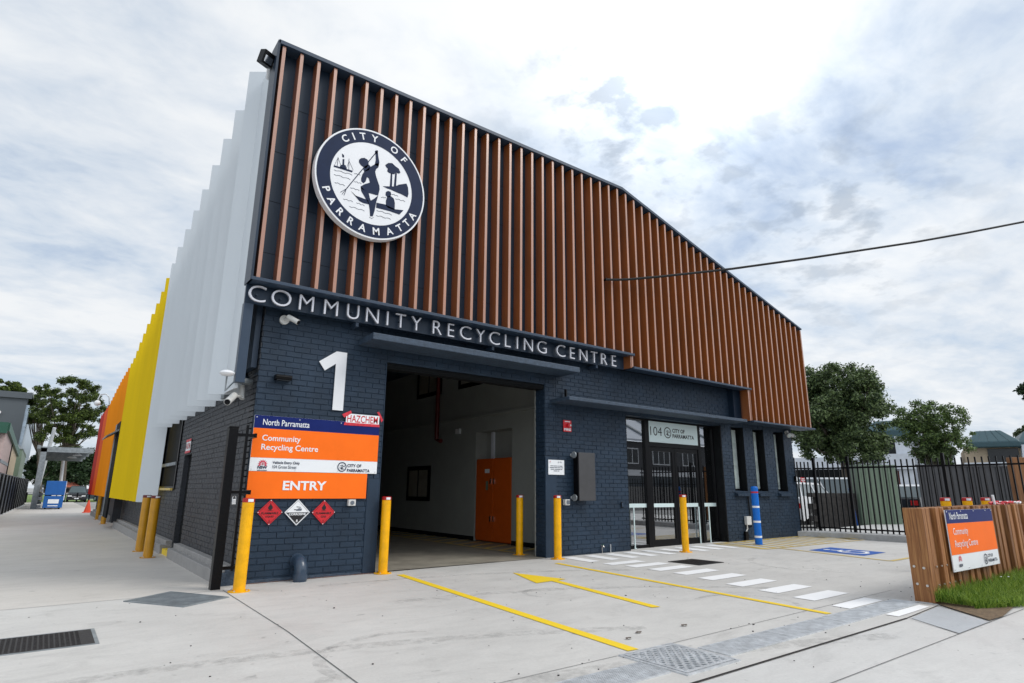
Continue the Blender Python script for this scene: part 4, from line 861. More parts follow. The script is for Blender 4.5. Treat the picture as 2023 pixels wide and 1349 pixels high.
# hazard diamonds
q5 = lambda u, v, Y=9.285: W(490+u/6.744, 980+v/6.744, Y)
def flame(mb, cx, cz, y, r):
    pts = [(0, -1), (-.5, -.75), (-.62, -.3), (-.5, .05), (-.42, -.15), (-.28, .3), (-.1, .5), (-.02, 1), (.12, .55), (.3, .3), (.28, .0), (.42, .2), (.6, -.2), (.55, -.65), (.2, -.95)]
    mb.sheet([(cx+a*r, y, cz+b*r) for a, b in pts])
for cu, nm, lb, l1, l2, num in (((120, 460), 'flammable_liquid_sign', 'red FLAMMABLE LIQUID 3 diamond plate, leftmost under the entry board', 'FLAMMABLE', 'LIQUID', '3'),
                                ((485, 825), 'corrosive_sign', 'white and black CORROSIVE 8 diamond plate, middle of three under the entry board', 'CORROSIVE', None, '8'),
                                ((850, 1160), 'flammable_gas_sign', 'red FLAMMABLE GAS 2 diamond plate, rightmost under the entry board', 'FLAMMABLE', 'GAS', '2')):
    l, r = q5(cu[0], 217), q5(cu[1], 214); cx, cz, rr = (l.x+r.x)/2, q5((cu[0]+cu[1])/2, 216).z, (r.x-l.x)/2
    t = thing(nm, lb, 'hazard sign', (cx, 9.285, cz), 'hazard diamonds under the entry board'); y = 9.284
    dia = lambda k, yy: [(cx-rr*k, yy, cz), (cx, yy, cz-rr*k), (cx+rr*k, yy, cz), (cx, yy, cz+rr*k)]
    col = 'signwhite' if num == '8' else 'red'
    MB().prism(dia(1, y), (0, .008, 0)).build('plate', col, t)
    mb = MB()
    for a, b in ((.90, .875),):
        A, Bq = dia(a, y-.002), dia(b, y-.002)
        for i in range(4): j = (i+1) % 4; mb.sheet([A[i], A[j], Bq[j], Bq[i]])
    if num == '8':
        mb.sheet([(cx-rr*.86, y-.003, cz-.0), (cx, y-.003, cz-rr*.86), (cx+rr*.86, y-.003, cz)])
        mb.sheet([(cx-rr*.28, y-.003, cz+rr*.17), (cx+.0, y-.003, cz+rr*.17), (cx, y-.003, cz+rr*.23), (cx-rr*.28, y-.003, cz+rr*.23)])
        mb.sheet([(cx-rr*.1, y-.003, cz+rr*.4), (cx+rr*.25, y-.003, cz+rr*.36), (cx+rr*.25, y-.003, cz+rr*.40), (cx-rr*.1, y-.003, cz+rr*.45)]); mb.build('symbol', 'blackink', t)
        mb = MB(); mb.sheet([(cx-rr*.1, y-.004, cz+rr*.12), (cx+rr*.3, y-.004, cz+rr*.12), (cx+rr*.34, y-.004, cz+rr*.28), (cx+rr*.1, y-.004, cz+rr*.32), (cx-rr*.12, y-.004, cz+rr*.2)]); mb.build('hand_symbol', 'greyink', t)
        mb = MB(); wtext(mb, l1, cx-rr*.66, cz-rr*.22, y-.005, w=rr*1.32, h=rr*.17, offset=.03); wtext(mb, num, cx-rr*.06, cz-rr*.74, y-.005, h=rr*.2, offset=.02); mb.build('lettering', 'signwhite', t)
    else:
        flame(mb, cx, cz+rr*.47, y-.003, rr*.30); mb.box(cx-rr*.2, cx+rr*.2, y-.003, y-.0025, cz+rr*.12, cz+rr*.145)
        wtext(mb, l1, cx-rr*.66, cz-rr*.15, y-.003, w=rr*1.32, h=rr*.17, offset=.02); wtext(mb, l2, cx-(rr*.33 if l2 == 'LIQUID' else rr*.22), cz-rr*.42, y-.003, w=rr*(.66 if l2 == 'LIQUID' else .44), h=rr*.17, offset=.02)
        wtext(mb, num, cx-rr*.06, cz-rr*.80, y-.003, h=rr*.18, offset=.01); mb.build('lettering', 'blackink', t)
    mb = MB()
    for p in dia(.93, y-.003): mb.tube([p, (p[0], p[1]-.004, p[2])], .007, 8)
    mb.build('rivets', 'white', t)
# white socket under the board
def wallbox(name, label, cat, a, b, depth, m, y1=9.30, parts=True):
    x0, x1, z0, z1 = a.x, b.x, b.z, a.z; t = thing(name, label, cat, ((x0+x1)/2, y1, z0))
    box(x0, x1, y1-depth, y1, z0, z1).build('housing', m, t, bevel=.006); return t, x0, x1, z0, z1
t, x0, x1, z0, z1 = wallbox('wall_socket', 'small white weatherproof socket under the right end of the entry board', 'socket', q5(1326, 45), q5(1415, 128), .07, 'cctv')
MB().tube([((x0+x1)/2, 9.229, (z0+z1)/2), ((x0+x1)/2, 9.218, (z0+z1)/2)], .030, 16).build('socket_face', 'greyink', t)
# drain pipe elbow
e = q5(640, 985, 9.31); pb = G(597.8, 1152.8); R0 = .092
t = thing('drain_elbow', 'fat navy painted pipe elbow leaving the brick pier and turning into the paving', 'pipe', (e.x, pb.y, pb.z))
yb = 9.31-.24; zc = W(600, 1128, 9.2).z+.02; path = [(e.x, 9.33, zc+.10)]
ecx = e.x; rr = .13
path = [(ecx, 9.33, zc+.12), (ecx, 9.24, zc+.12)]+[(ecx, 9.24-rr*math.sin(R_(a)), zc+.12-rr+rr*math.cos(R_(a))) for a in range(15, 91, 15)]+[(ecx, 9.24-rr, -.02)]
MB().tube(path, R0, 20).build('pipe', 'pvc', t, smooth=True)
MB().tube([(ecx, 9.24-rr, zc-.045), (ecx, 9.24-rr, zc-.12)], R0+.008, 24).build('collar', 'pvc', t, smooth=True)
MB().tube([(ecx, 9.306, zc+.12), (ecx, 9.285, zc+.12)], R0+.012, 24).build('wall_collar', 'pvc', t, smooth=True)
# camera on the pier
c = W(566, 637, 9.30)
t = thing('bullet_camera', 'white bullet camera high on the navy pier under the letters C and O', 'camera', tuple(c))
MB().tube([(c.x-.04, 9.305, c.z+.03), (c.x-.04, 9.265, c.z+.03)], .072, 20).build('base', 'cctv', t, smooth=True)
MB().tube([(c.x-.04, 9.27, c.z+.03), (c.x-.01, 9.20, c.z+.03), (c.x+.03, 9.14, c.z+.01)], .024, 12).build('arm', 'cctv', t, smooth=True)
d = Vector((.62, -.62, -.48)).normalized(); a0 = Vector((c.x-.02, 9.17, c.z+.06))
MB().tube([a0, a0+d*.20], .040, 16).build('camera_body', 'cctv', t, smooth=True); MB().tube([a0+d*.198, a0+d*.206], .034, 16).build('lens', 'lens', t)
# black bulkhead light
a, b = W(500+245/5.621, 600+785/5.621, 9.25), W(500+418/5.621, 600+862/5.621, 9.25)
t = thing('black_wall_light', 'black rectangular wall light on the navy pier, left of the number 1', 'wall light', (a.x, 9.3, b.z))
MB().prism([(a.x, 9.30, b.z), (a.x, 9.30, a.z), (a.x, 9.19, a.z), (a.x, 9.17, a.z-.03), (a.x, 9.19, b.z+.01)], (b.x-a.x, 0, 0)).build('housing', 'black', t, bevel=.004); box(a.x+.02, b.x-.02, 9.20, 9.28, b.z-.004, b.z+.004).build('diffuser', 'glassdark', t)
# FIRE plate
a, b = W(1112.9, 829.4, 9.29), W(1128.9, 853.4, 9.29)
t = thing('fire_plate', 'small red FIRE plate with a round button on the navy wall', 'sign', (a.x, 9.3, b.z)); box(a.x, b.x, 9.288, 9.30, b.z, a.z).build('plate', 'red', t)
mb = MB(); wtext(mb, 'FIRE', a.x+.015, b.z+.02, 9.285, w=b.x-a.x-.03, h=.05, offset=.04); mb.box(a.x+.035, b.x-.035, 9.2847, 9.285, a.z-.036, a.z-.020); mb.build('lettering', 'white', t)
MB().tube([((a.x+b.x)/2+.015, 9.287, (a.z+b.z)/2+.01), ((a.x+b.x)/2+.015, 9.23, (a.z+b.z)/2+.01)], .042, 16).build('button', 'red', t, smooth=True); MB().tube([((a.x+b.x)/2+.03, 9.235, (a.z+b.z)/2+.01), ((a.x+b.x)/2+.03, 9.222, (a.z+b.z)/2+.01)], .02, 12).build('button_face', 'bronze', t)
# notice
a, b = W(1083.2, 907.8, 9.29), W(1114.6, 937.8, 9.29); b.z = (b.z+W(1083.2, 937.5, 9.29).z)/2
t = thing('white_notice', 'small white printed notice at the right edge of the vehicle opening', 'notice', (a.x, 9.3, b.z)); box(a.x, b.x, 9.286, 9.296, b.z, a.z).build('plate', 'signwhite', t)
mb = MB(); w_ = b.x-a.x
def wordbars(mb, cx, z, y, w, h, words):      # print too small to read: word shaped marks
    tot = sum(words)+.6*(len(words)-1); u = w/tot; x = cx-w/2
    for n_ in words: mb.box(x, x+u*n_, y-.0003, y, z, z+h); x += u*(n_+.6)
for k, wd in enumerate(((4, 6, 2, 5), (7, 5, 4, 4), (5, 8, 2), (5, 2))): wordbars(mb, (a.x+b.x)/2, a.z-.125-.032*k, 9.284, w_*(.76, .84, .74, .36)[k], .012, wd)
mini_logo(mb, a.x+w_*.62, a.z-.045, 9.284, .016); wtext(mb, 'CITY OF', a.x+w_*.70, a.z-.04, 9.284, w=.05, h=.011); wtext(mb, 'PARRAMATTA', a.x+w_*.70, a.z-.055, 9.284, w=.07, h=.011); wtext(mb, 'NSW', a.x+.028, a.z-.065, 9.284, w=.03, h=.010); mb.build('lettering', 'ink', t)
mb = MB(); waratah(mb, a.x+.043, a.z-.042, 9.284, .017); mb.build('flower_emblem', 'pink', t)
# charcoal panel held off the wall
a, b = W(1141.5, 893.3, 9.12), W(1177.3, 989, 9.12)
t = thing('charcoal_wall_panel', 'charcoal metal panel standing off the navy wall on two round swivel brackets', 'panel', (a.x, 9.3, b.z))
tb = box(a.x, b.x, 9.12, 9.15, b.z, a.z).build('panel', 'grey', t, bevel=.003); box(a.x-.004, a.x+.02, 9.116, 9.155, b.z, a.z).build('edge_trim', 'black', t)
box(a.x+.03, b.x-.05, 9.15, 9.295, b.z+.06, a.z-.06).build('back_box', 'black', t, bevel=.01)
for z in (a.z-.05, b.z+.06):
    br = MB().tube([(a.x-.02, 9.20, z), (a.x-.05, 9.20, z)], .065, 20).build('bracket', 'galvdark', t, smooth=True); MB().tube([(a.x-.02, 9.20, z), (a.x-.02, 9.305, z)], .03, 12).build('bracket_pin', 'galv', br)
t, x0, x1, z0, z1 = wallbox('intercom', 'small grey wall intercom between the right bollard of the opening and the charcoal panel', 'intercom', W(1116.5, 986.5, 9.23), W(1125.6, 997.9, 9.23), .08, 'cctv'); box(x0+.03, x1-.012, 9.212, 9.219, z0+.02, z1-.015).build('face', 'greyink', t)
t, x0, x1, z0, z1 = wallbox('key_socket', 'tiny navy oblong switch plate beside the entrance glazing', 'switch', W(1227, 991.5, 9.29), W(1231.5, 1002.5, 9.29), .02, 'black'); box(x0+.008, x1-.008, 9.276, 9.279, z0+.015, z1-.015).build('plate', 'navymetal', t)
# garden tap
c = W(1190, 1078, 9.28); t = thing('garden_tap', 'small brass and green garden tap low on the navy wall', 'tap', (c.x, 9.3, c.z-.1))
MB().tube([(c.x, 9.31, c.z), (c.x, 9.25, c.z), (c.x, 9.235, c.z-.03)], .011, 8).build('spout', 'bronze', t, smooth=True); MB().box(c.x-.03, c.x+.03, 9.255, 9.27, c.z+.02, c.z+.03).build('handle', 'green', t); MB().tube([(c.x, 9.29, c.z-.0), (c.x+.01, 9.29, .0)], .008, 6).build('pipe', 'bronze', t)
c = W(1206, 1080, 9.29); tag(MB().tube([(c.x, 9.285, -.0), (c.x, 9.285, c.z+.05)], .010, 8).build('pipe_stub', 'galv', loc=(c.x, 9.285, 0)), 'short thin grey pipe stub at the foot of the navy wall beside the tap', 'pipe')
# grey isolator and conduit
a, b = W(1473.8, 1020, 9.24), W(1484.5, 1036.7, 9.24); t = thing('isolator_box', 'light grey electrical isolator box low on the wall beneath the first narrow window', 'electrical box', (a.x, 9.3, b.z)); cx = (a.x+b.x)/2
box(a.x, b.x, 9.22, 9.30, b.z, a.z).build('housing', 'cctv', t, bevel=.012)
MB().tube([(b.x+.02, 9.285, 1.2), (b.x+.05, 9.285, a.z+.05), (b.x+.05, 9.285, b.z-.06), (cx, 9.27, b.z-.05), (cx, 9.27, b.z)], .016, 8).build('conduit', 'black', t, smooth=True)
MB().tube([(cx-.04, 9.27, b.z), (cx-.04, 9.27, b.z-.1), (cx-.12, 9.27, b.z-.18), (cx-.12, 9.27, .08)], .018, 8).build('down_pipe', 'cctv', t, smooth=True)
box(cx-.17, cx-.05, 9.24, 9.30, .12, .33).build('lower_box', 'black', t, bevel=.004)
# right end lights
c = W(1556, 858, 9.25); t = thing('twin_floodlight', 'white twin head sensor floodlight under the right end of the batten screen', 'floodlight', tuple(c))
MB().tube([(c.x, 9.31, c.z+.06), (c.x, 9.24, c.z+.06)], .05, 16).build('base', 'cctv', t, smooth=True)
for s_ in (-1, 1): d = Vector((s_*.5, -.7, -.5)).normalized(); a0 = Vector((c.x+s_*.04, 9.24, c.z+.02)); h_ = MB().tube([a0, a0+d*.05, a0+d*.14], [.03, .055, .062], 14).build('lamp_head', 'cctv', t, smooth=True); MB().tube([a0+d*.139, a0+d*.145], .05, 14).build('lens', 'palegloss', h_)
c = W(1573, 946, 9.30); t = thing('corner_wall_light', 'small black and white fitting on the brick corner beside the black gate', 'wall light', (17.15, 9.28, c.z)); box(17.10, 17.17, 9.24, 9.30, c.z-.08, c.z+.08).build('housing', 'black', t); box(17.12, 17.15, 9.232, 9.239, c.z-.06, c.z+.06).build('lens', 'white', t)
# corner equipment on the side wall: arm, dome, camera, floodlight at roof
t = thing('dome_antenna', 'white shallow dome on a thin stem above the grey steel arm at the louvre corner', 'antenna', (2.2, 9.6, 2.85))
p0, p1 = S(432, 772, 2.0), S(466, 750, 1.98)
MB().tube([p0, p1], .035, 8).build('arm', 'galvdark', t); MB().tube([p1, S(497, 755, 2.25)], .05, 10).build('conduit', 'galvdark', t, smooth=True); MB().box(2.06, 2.2, p0.y-.15, p0.y+.2, p0.z-.12, p0.z+.02).build('mount', 'galvdark', t)
c = S(449, 737, 1.80); MB().ball(c, .10, 16, 8, (1, 1, .45)).build('dome', 'white', t, smooth=True); MB().tube([c, c-Vector((0, 0, .25)), (p1.x, p1.y, p1.z)], .012, 6).build('stem', 'galvdark', t)
c = S(465, 785, 2.1); t = thing('side_camera', 'off white bullet camera hanging below the steel arm on the side wall', 'camera', tuple(c))
v0 = S(479, 762, 2.14); v1 = S(478, 788, 2.14); MB().tube([v0, v1], .035, 12).build('stem', 'cctv', t, smooth=True); v2 = S(463, 781, 2.0); v3 = S(449, 794, 1.86)
MB().tube([v1+Vector((0, 0, .03)), v2], .022, 10).build('arm', 'cctv', t, smooth=True); MB().tube([v2, v3], .048, 14).build('camera_body', 'cctv', t, smooth=True); d = (v3-v2).normalized(); MB().tube([v3+d*.001, v3+d*.006], .04, 14).build('lens', 'lens', t)
c = S(526, 116, 1.78); t = thing('roof_floodlight', 'black square floodlight on a white bracket at the top left roof corner', 'floodlight', tuple(c))
mx_ = Matrix.Translation(c) @ Matrix.Rotation(R_(25), 4, 'Z') @ Matrix.Rotation(R_(20), 4, 'X')
box(-.10, .10, -.07, .07, -.11, .11, mx_).build('housing', 'black', t, bevel=.01); box(-.07, .07, -.075, -.071, -.08, .03, mx_).build('lens', 'chrome', t); MB().tube([c+Vector((.05, 0, 0)), (1.93, c.y+.45, c.z-.02)], .03, 8).build('bracket', 'white', t)
c0 = S(216, 800, 1.75); t = thing('gooseneck_camera', 'small white dome camera hanging from a curved pipe above the orange louvres', 'camera', tuple(c0))
MB().tube([c0, c0+Vector((-.05, 0, .35)), c0+Vector((-.2, 0, .5)), c0+Vector((-.4, 0, .45)), c0+Vector((-.47, 0, .2))], .03, 8).build('pipe', 'galv', t, smooth=True); MB().ball(c0+Vector((-.47, 0, .05)), .13).build('dome', 'white', t, smooth=True)
# small sign above the side door
a, b = S(371, 894, XL-.02), S(380, 880, XL-.02); t = thing('side_door_sign', 'small white and red OFFICE style plate above the narrow side door', 'sign', (XL, b.y, b.z)); t['label'] = 'small taped HAZCHEM plate in red letters above the narrow side door'
box(XL-.02, XL-.012, 14.0, 14.5, 2.02, 2.26).build('plate', 'white', t)
mb = MB(); text_on(mb, 'HAZCHEM', (XL-.022, 14.47, 2.09), (0, -1, 0), UZ, .44, .11, offset=.01); mb.build('lettering', 'red', t)
MB().box(XL-.024, XL-.0205, 13.97, 14.53, 2.235, 2.285).box(XL-.024, XL-.0205, 13.97, 14.53, 2.0, 2.045).build('tape', 'tape', t)

# ================================================================ gate post and bollards
t = thing('gate_post', 'tall black sliding gate post with receiver bars bolted to the brick corner', 'gate post', (1.96, 9.12, 0))
box(1.90, 2.02, 9.02, 9.15, -.05, 2.10).build('post', 'black', t, bevel=.006); box(1.895, 2.025, 9.015, 9.155, 2.10, 2.13).build('cap', 'black', t, bevel=.006)
box(2.13, 2.165, 9.07, 9.105, .22, 2.16).build('receiver_bar', 'black', t)
for z in (.24, 1.22, 2.0): MB().box(2.02, 2.13, 9.07, 9.10, z, z+.04).box(2.165, 2.27, 9.07, 9.10, z, z+.04).box(2.25, 2.28, 9.06, 9.30, z-.01, z+.05).build('cross_bar', 'black', t)
t = thing('padlock', 'steel padlock hanging on the black gate post', 'padlock', (2.06, 9.0, 1.1)); box(2.035, 2.085, 9.00, 9.025, 1.08, 1.15).build('body', 'galv', t, bevel=.005)
MB().tube([(2.04, 9.012, 1.15), (2.042, 9.012, 1.18), (2.06, 9.012, 1.195), (2.078, 9.012, 1.18), (2.08, 9.012, 1.15)], .005, 8).build('shackle', 'chrome', t, smooth=True)
def bollard(loc, label, m='bollard', cap='redcap', h=1.16, group='yellow steel bollards', r=.0715):
    x, y, z = loc; t = thing('bollard', label, 'bollard', loc, group)
    def vt(z0, z1, rr, seg=24): return MB().tube([(x, y, z+z0), (x, y, z+z1)], rr, seg)
    vt(0, h-.055, r).build('post', m, t, smooth=True)
    cp = MB(); cp.tube([(x, y, z+h-.055), (x, y, z+h-.008), (x, y, z+h)], [r+.002, r+.002, r-.012], 24).build('red_collar', cap, t, smooth=True)
    vt(.0, .012, .135).build('base_plate', m, t, smooth=True)
    b = MB()
    for k in range(4): a = math.pi/4+k*math.pi/2; b.tube([(x+.108*math.cos(a), y+.108*math.sin(a), z+.012), (x+.108*math.cos(a), y+.108*math.sin(a), z+.026)], .011, 8)
    b.build('base_bolts', 'bronze', t)
    s_ = MB(); n = 5
    for k in range(n):
        a0, a1 = math.atan2(-y, -x)+.0+R_(-4+11*k), math.atan2(-y, -x)+R_(-4+11*(k+1)); q = r+.004
        s_.sheet([(x+q*math.cos(a0), y+q*math.sin(a0), z+h-.048), (x+q*math.cos(a1), y+q*math.sin(a1), z+h-.048), (x+q*math.cos(a1), y+q*math.sin(a1), z+h-.012), (x+q*math.cos(a0), y+q*math.sin(a0), z+h-.012)])
    s_.build('white_sticker', 'signwhite', t); return t
def at(x, y): return (x, y, gz(x, y))
Bx = [('A', 2.172, 8.697, 'yellow red topped bollard in front of the left pier, nearest the camera'), ('B', 4.385, 9.17, 'yellow red topped bollard at the left jamb of the vehicle opening'), ('C', 7.75, 10.05, 'yellow red topped bollard just inside the vehicle opening, left of the right jamb'),
      ('D', 7.866, 9.02, 'yellow red topped bollard outside the right jamb of the vehicle opening'), ('E', 10.836, 8.383, 'yellow red topped bollard standing in front of the glass entrance')]
for k, x, y, lb in Bx: bollard(at(x, y), lb, r=.0715 if k != 'A' else .075)
for x, y, lb in ((1.787, 15.55, 'yellow bollard darkened to amber for side lane shade, left one of the nearer pair'), (1.764, 14.03, 'yellow bollard darkened to amber for side lane shade, right one of the nearer pair'),
                 (2.018, 33.3, 'yellow bollard darkened to amber for side lane shade, left one of the far pair'), (1.954, 28.8, 'yellow bollard darkened to amber for side lane shade, right one of the far pair')):
    bollard(at(x, y), lb, 'bollardshade', 'redcapshade', 1.16, 'amber bollards along the side lane', .085)
for k, x in enumerate((11.65, 12.62, 13.55)):
    bollard((x, 3.84, .05), ('yellow red topped bollard behind the timber sleeper wall, leftmost of three tops', 'yellow red topped bollard behind the timber sleeper wall, middle of three tops', 'yellow red topped bollard behind the timber sleeper wall, rightmost of three tops')[k], h=1.185)
x, y, z = at(13.61, 8.42); t = thing('blue_bollard', 'blue sleeved bollard with white and red bands at the hatched bay', 'bollard', (x, y, z))
vt = lambda z0, z1, r: MB().tube([(x, y, z+z0), (x, y, z+z1)], r, 28)
vt(0, 1.31, .083).build('sleeve', 'blue', t, smooth=True); MB().tube([(x, y, z+1.31), (x, y, z+1.335)], [.083, .06], 28).build('rounded_top', 'blue', t, smooth=True); vt(0, .008, .14).build('base_plate', 'galvdark', t, smooth=True)
vt(1.18, 1.215, .0845).build('red_band', 'red', t, smooth=True)
for zz_ in (.84, .50, .16): vt(zz_, zz_+.045, .0845).build('white_band', 'signwhite', t, smooth=True)

# ================================================================ timber sleeper wall with its sign
t = thing('sleeper_wall', 'low wall of upright red hardwood sleepers with bolts, edging the grass', 'timber wall', (8.2, 3.0, .08))
def sleeper(x0, x1, y0, y1, zt, m='timber', z0=.07):
    s_ = box(x0, x1, y0, y1, z0, zt).build('sleeper', m, t, bevel=.006, loc=(x0, y0, z0)) if False else None
    me = box(x0, x1, y0, y1, z0, zt).build('sleeper', m, t, bevel=.006); return me
sleeper(8.225, 8.325, 2.965, 3.175, 1.125)
xs_ = 8.365; k = 0; sl_w = []
while xs_ < 17.0:
    w_ = random.uniform(.088, .108); dpt = random.uniform(.0, .02)+(0.03 if k % 3 == 1 else 0)
    sleeper(xs_, xs_+w_, 2.965+dpt, 3.165, 1.125+.006*k/6+random.uniform(-.006, .006)); xs_ += w_+random.uniform(.035, .06) if xs_ > 8.7 else w_+(.02 if k == 0 else .05); k += 1
box(8.33, 17.0, 3.06, 3.12, .30, .36).build('rail', 'dark', t); box(8.33, 17.0, 3.06, 3.12, .85, .91).build('rail', 'dark', t)
mb = MB()
for yy, z1 in ((3.13, .47), (3.03, .46), (3.12, .28), (3.02, .27)): mb.tube([(8.226, yy, z1), (8.213, yy, z1)], .014, 10)
for xx in (8.41, 8.56, 8.72, 8.9, 9.06):
    for z1 in (.47, .27): mb.tube([(xx, 2.97, z1), (xx, 2.958, z1)], .010, 8)
mb.build('bolts', 'bronze', t)
box(8.20, 8.40, 2.93, 3.20, .06, .09).build('footing', 'kerb', t, bevel=.008)
sx0, sx1, z0, z1 = 8.80, 10.46, .385, 1.10; YS = 2.925
t = thing('street_sign', 'navy, orange and white Community Recycling Centre sign board on the sleeper wall', 'sign', (sx0, YS, z0))
box(sx0, sx1, YS, YS+.012, z0, z1).build('board', 'signwhite', t); box(sx0+.001, sx1-.001, YS-.003, YS-.0005, .94, z1-.001).build('navy_band', 'signnavy', t); box(sx0+.001, sx1-.001, YS-.003, YS-.0005, .575, .939).build('orange_band', 'signorange', t)
mb = MB(); wtext(mb, 'North Parramatta', 8.90, .985, YS-.006, w=.62, h=.085, offset=.004); mb.build('place_name', 'signwhite', t); mb = MB(); wtext(mb, 'Community', 8.95, .78, YS-.006, w=.50, h=.105, offset=.0); wtext(mb, 'Recycling Centre', 8.95, .635, YS-.006, w=.78, h=.105, offset=.0); mb.build('title', 'signwhite', t)
mb = MB(); mini_logo(mb, 9.93, .475, YS-.006, .065); wtext(mb, 'CITY OF', 10.02, .49, YS-.006, w=.19, h=.04, offset=.02); wtext(mb, 'PARRAMATTA', 10.02, .43, YS-.006, w=.34, h=.04, offset=.02); mb.build('council_logo', 'ink', t); mb = MB(); wtext(mb, 'NSW', 8.98, .43, YS-.006, w=.12, h=.038, offset=.04); mb.build('state_name', 'ink', t)
mb = MB(); waratah(mb, 9.04, .515, YS-.006, .055); mb.build('flower_emblem', 'pink', t)
mb = MB()
for xx in (8.83, 9.3, 9.75, 10.2, 10.43):
    for zz_ in (1.08, .41): mb.tube([(xx, YS-.003, zz_), (xx, YS-.009, zz_)], .007, 8)
mb.build('fixing_screws', 'white', t)
# barrier tape bundle on top
t = thing('barrier_tape', 'crumpled red and white barrier tape lying on top of the sleeper wall', 'tape', (11.2, 3.06, 1.14))
for m_, n in (('tape', 6), ('white', 5)):
    mb = MB()
    for k in range(n):
        x = random.uniform(10.95, 12.2); y = random.uniform(3.0, 3.12); pth = []
        for j in range(7): pth.append((x+.07*j+random.uniform(-.03, .03), y+random.uniform(-.03, .03), 1.145+random.uniform(.0, .045)))
        mb.tube(pth, .012, 5)
    mb.build('tape_loop', m_, t)
MB().tube([(11.15, 3.06, 1.14), (11.13, 3.06, 1.28)], .018, 8).build('tape_end', 'white', t)

# ---- overhead cable
a = W(1197, 552, 8.84); t = thing('overhead_cable', 'black overhead service cable running from the batten screen out over the driveway', 'cable', tuple(a))
dx, dy = 15.0, -7.0; path = [a]
for p in ((1215, 552.6), (1242.5, 551.7), (1300, 546.6), (1346.7, 541.7), (1446.7, 530.8), (1596.7, 510), (1700, 494.5), (1809, 478), (1910, 460), (2023, 438), (2150, 410), (2400, 350)):
    d = ray(*p); o = Vector((0, 0, CZ)); s_ = (a.x*dy-a.y*dx)/(d.x*dy-d.y*dx); path.append(o+d*s_)
MB().tube(path, .028, 8).build('cable', 'rubber', t, smooth=True); MB().tube([a+Vector((0, .15, 0)), a+Vector((0, -.03, 0))], .03, 8).build('anchor', 'black', t)

# ================================================================ vegetation
def leaves(name, m, parent, centers, radii, n, size, flat_=.75, shell=.5):
    """n small leaf faces spread through clumps"""
    c = np.array(centers); r = np.array(radii); wgt = r**2/np.sum(r**2); idx = rng.choice(len(c), n, p=wgt)
    d = rng.normal(size=(n, 3)); d /= np.linalg.norm(d, axis=1)[:, None]; rad = r[idx]*(shell+(1-shell)*rng.random(n))**.8*rng.uniform(.75, 1.12, n)
    p = c[idx]+d*rad[:, None]*np.array([1, 1, flat_])
    nrm = d*.6+rng.normal(size=(n, 3))*.6+np.array([0, 0, .45]); nrm /= np.linalg.norm(nrm, axis=1)[:, None]
    a = np.cross(nrm, rng.normal(size=(n, 3))); a /= np.linalg.norm(a, axis=1)[:, None]; b = np.cross(nrm, a)
    s = (size*rng.uniform(.6, 1.4, n))[:, None]
    v = np.empty((n, 4, 3)); v[:, 0] = p-a*s; v[:, 1] = p-b*s*.45+nrm*s*.1; v[:, 2] = p+a*s; v[:, 3] = p+b*s*.45+nrm*s*.1
    off = Vector((0, 0, 0)); q = parent
    while q is not None: off += q.location; q = q.parent
    v = v.reshape(-1, 3)-np.array(off); me = bpy.data.meshes.new(name)
    me.vertices.add(len(v)); me.vertices.foreach_set('co', v.ravel()); me.loops.add(n*4); me.loops.foreach_set('vertex_index', np.arange(n*4))
    me.polygons.add(n); me.polygons.foreach_set('loop_start', np.arange(n)*4); me.polygons.foreach_set('loop_total', np.full(n, 4)); me.update(calc_edges=True)
    me.materials.append(M[m]); o = bpy.data.objects.new(name, me); COL.objects.link(o); o.parent = parent; return o
def tree(label, base, h, crown_c, crown_r, m, n, size, nclump=60, clump=.28, trunk=.18, group=None, fork=.35, seed=1, name='tree', bottom=-.8, shell=.45, sub=3):
    rg = np.random.default_rng(seed); base = Vector(base); cc = Vector(crown_c); t = thing(name, label, 'tree', base, group)
    cs, rs = [], []
    while len(cs) < nclump:
        d = rg.normal(size=3); d /= np.linalg.norm(d); k = rg.random()**.45
        if d[2]*k < bottom: continue
        cs.append([cc.x+d[0]*k*crown_r[0]*(1-clump*.8), cc.y+d[1]*k*crown_r[1]*(1-clump*.8), cc.z+d[2]*k*crown_r[2]*(1-clump*.6)]); rs.append(min(crown_r)*clump*rg.uniform(.6, 1.35))
    tr = MB(); fk = base+(Vector((cc.x, cc.y, 0))-Vector((base.x, base.y, 0)))*.5; fk.z = base.z+h*fork
    tr.tube([base-Vector((0, 0, .2)), base+(fk-base)*.5+Vector((.05*h*.1, 0, 0)), fk], [trunk*1.25, trunk, trunk*.85], 10)
    order = list(range(0, nclump, max(1, nclump//26)))
    for i in order:
        e = Vector(cs[i]); md = fk*.45+e*.55+Vector((0, 0, -.06*h*rg.random())); tr.tube([fk, fk*.7+md*.3+Vector((0, 0, .03*h)), md, e], [trunk*.5, trunk*.36, trunk*.2, trunk*.05], 6)
    tr.build('trunk', 'bark', t, smooth=True); leaves('crown', m, t, cs, rs, n, size, shell=shell)
    return t
def on(px, py, depth, z=None):
    p = V(px, py, depth)
    if z is not None: p.z = z
    return p
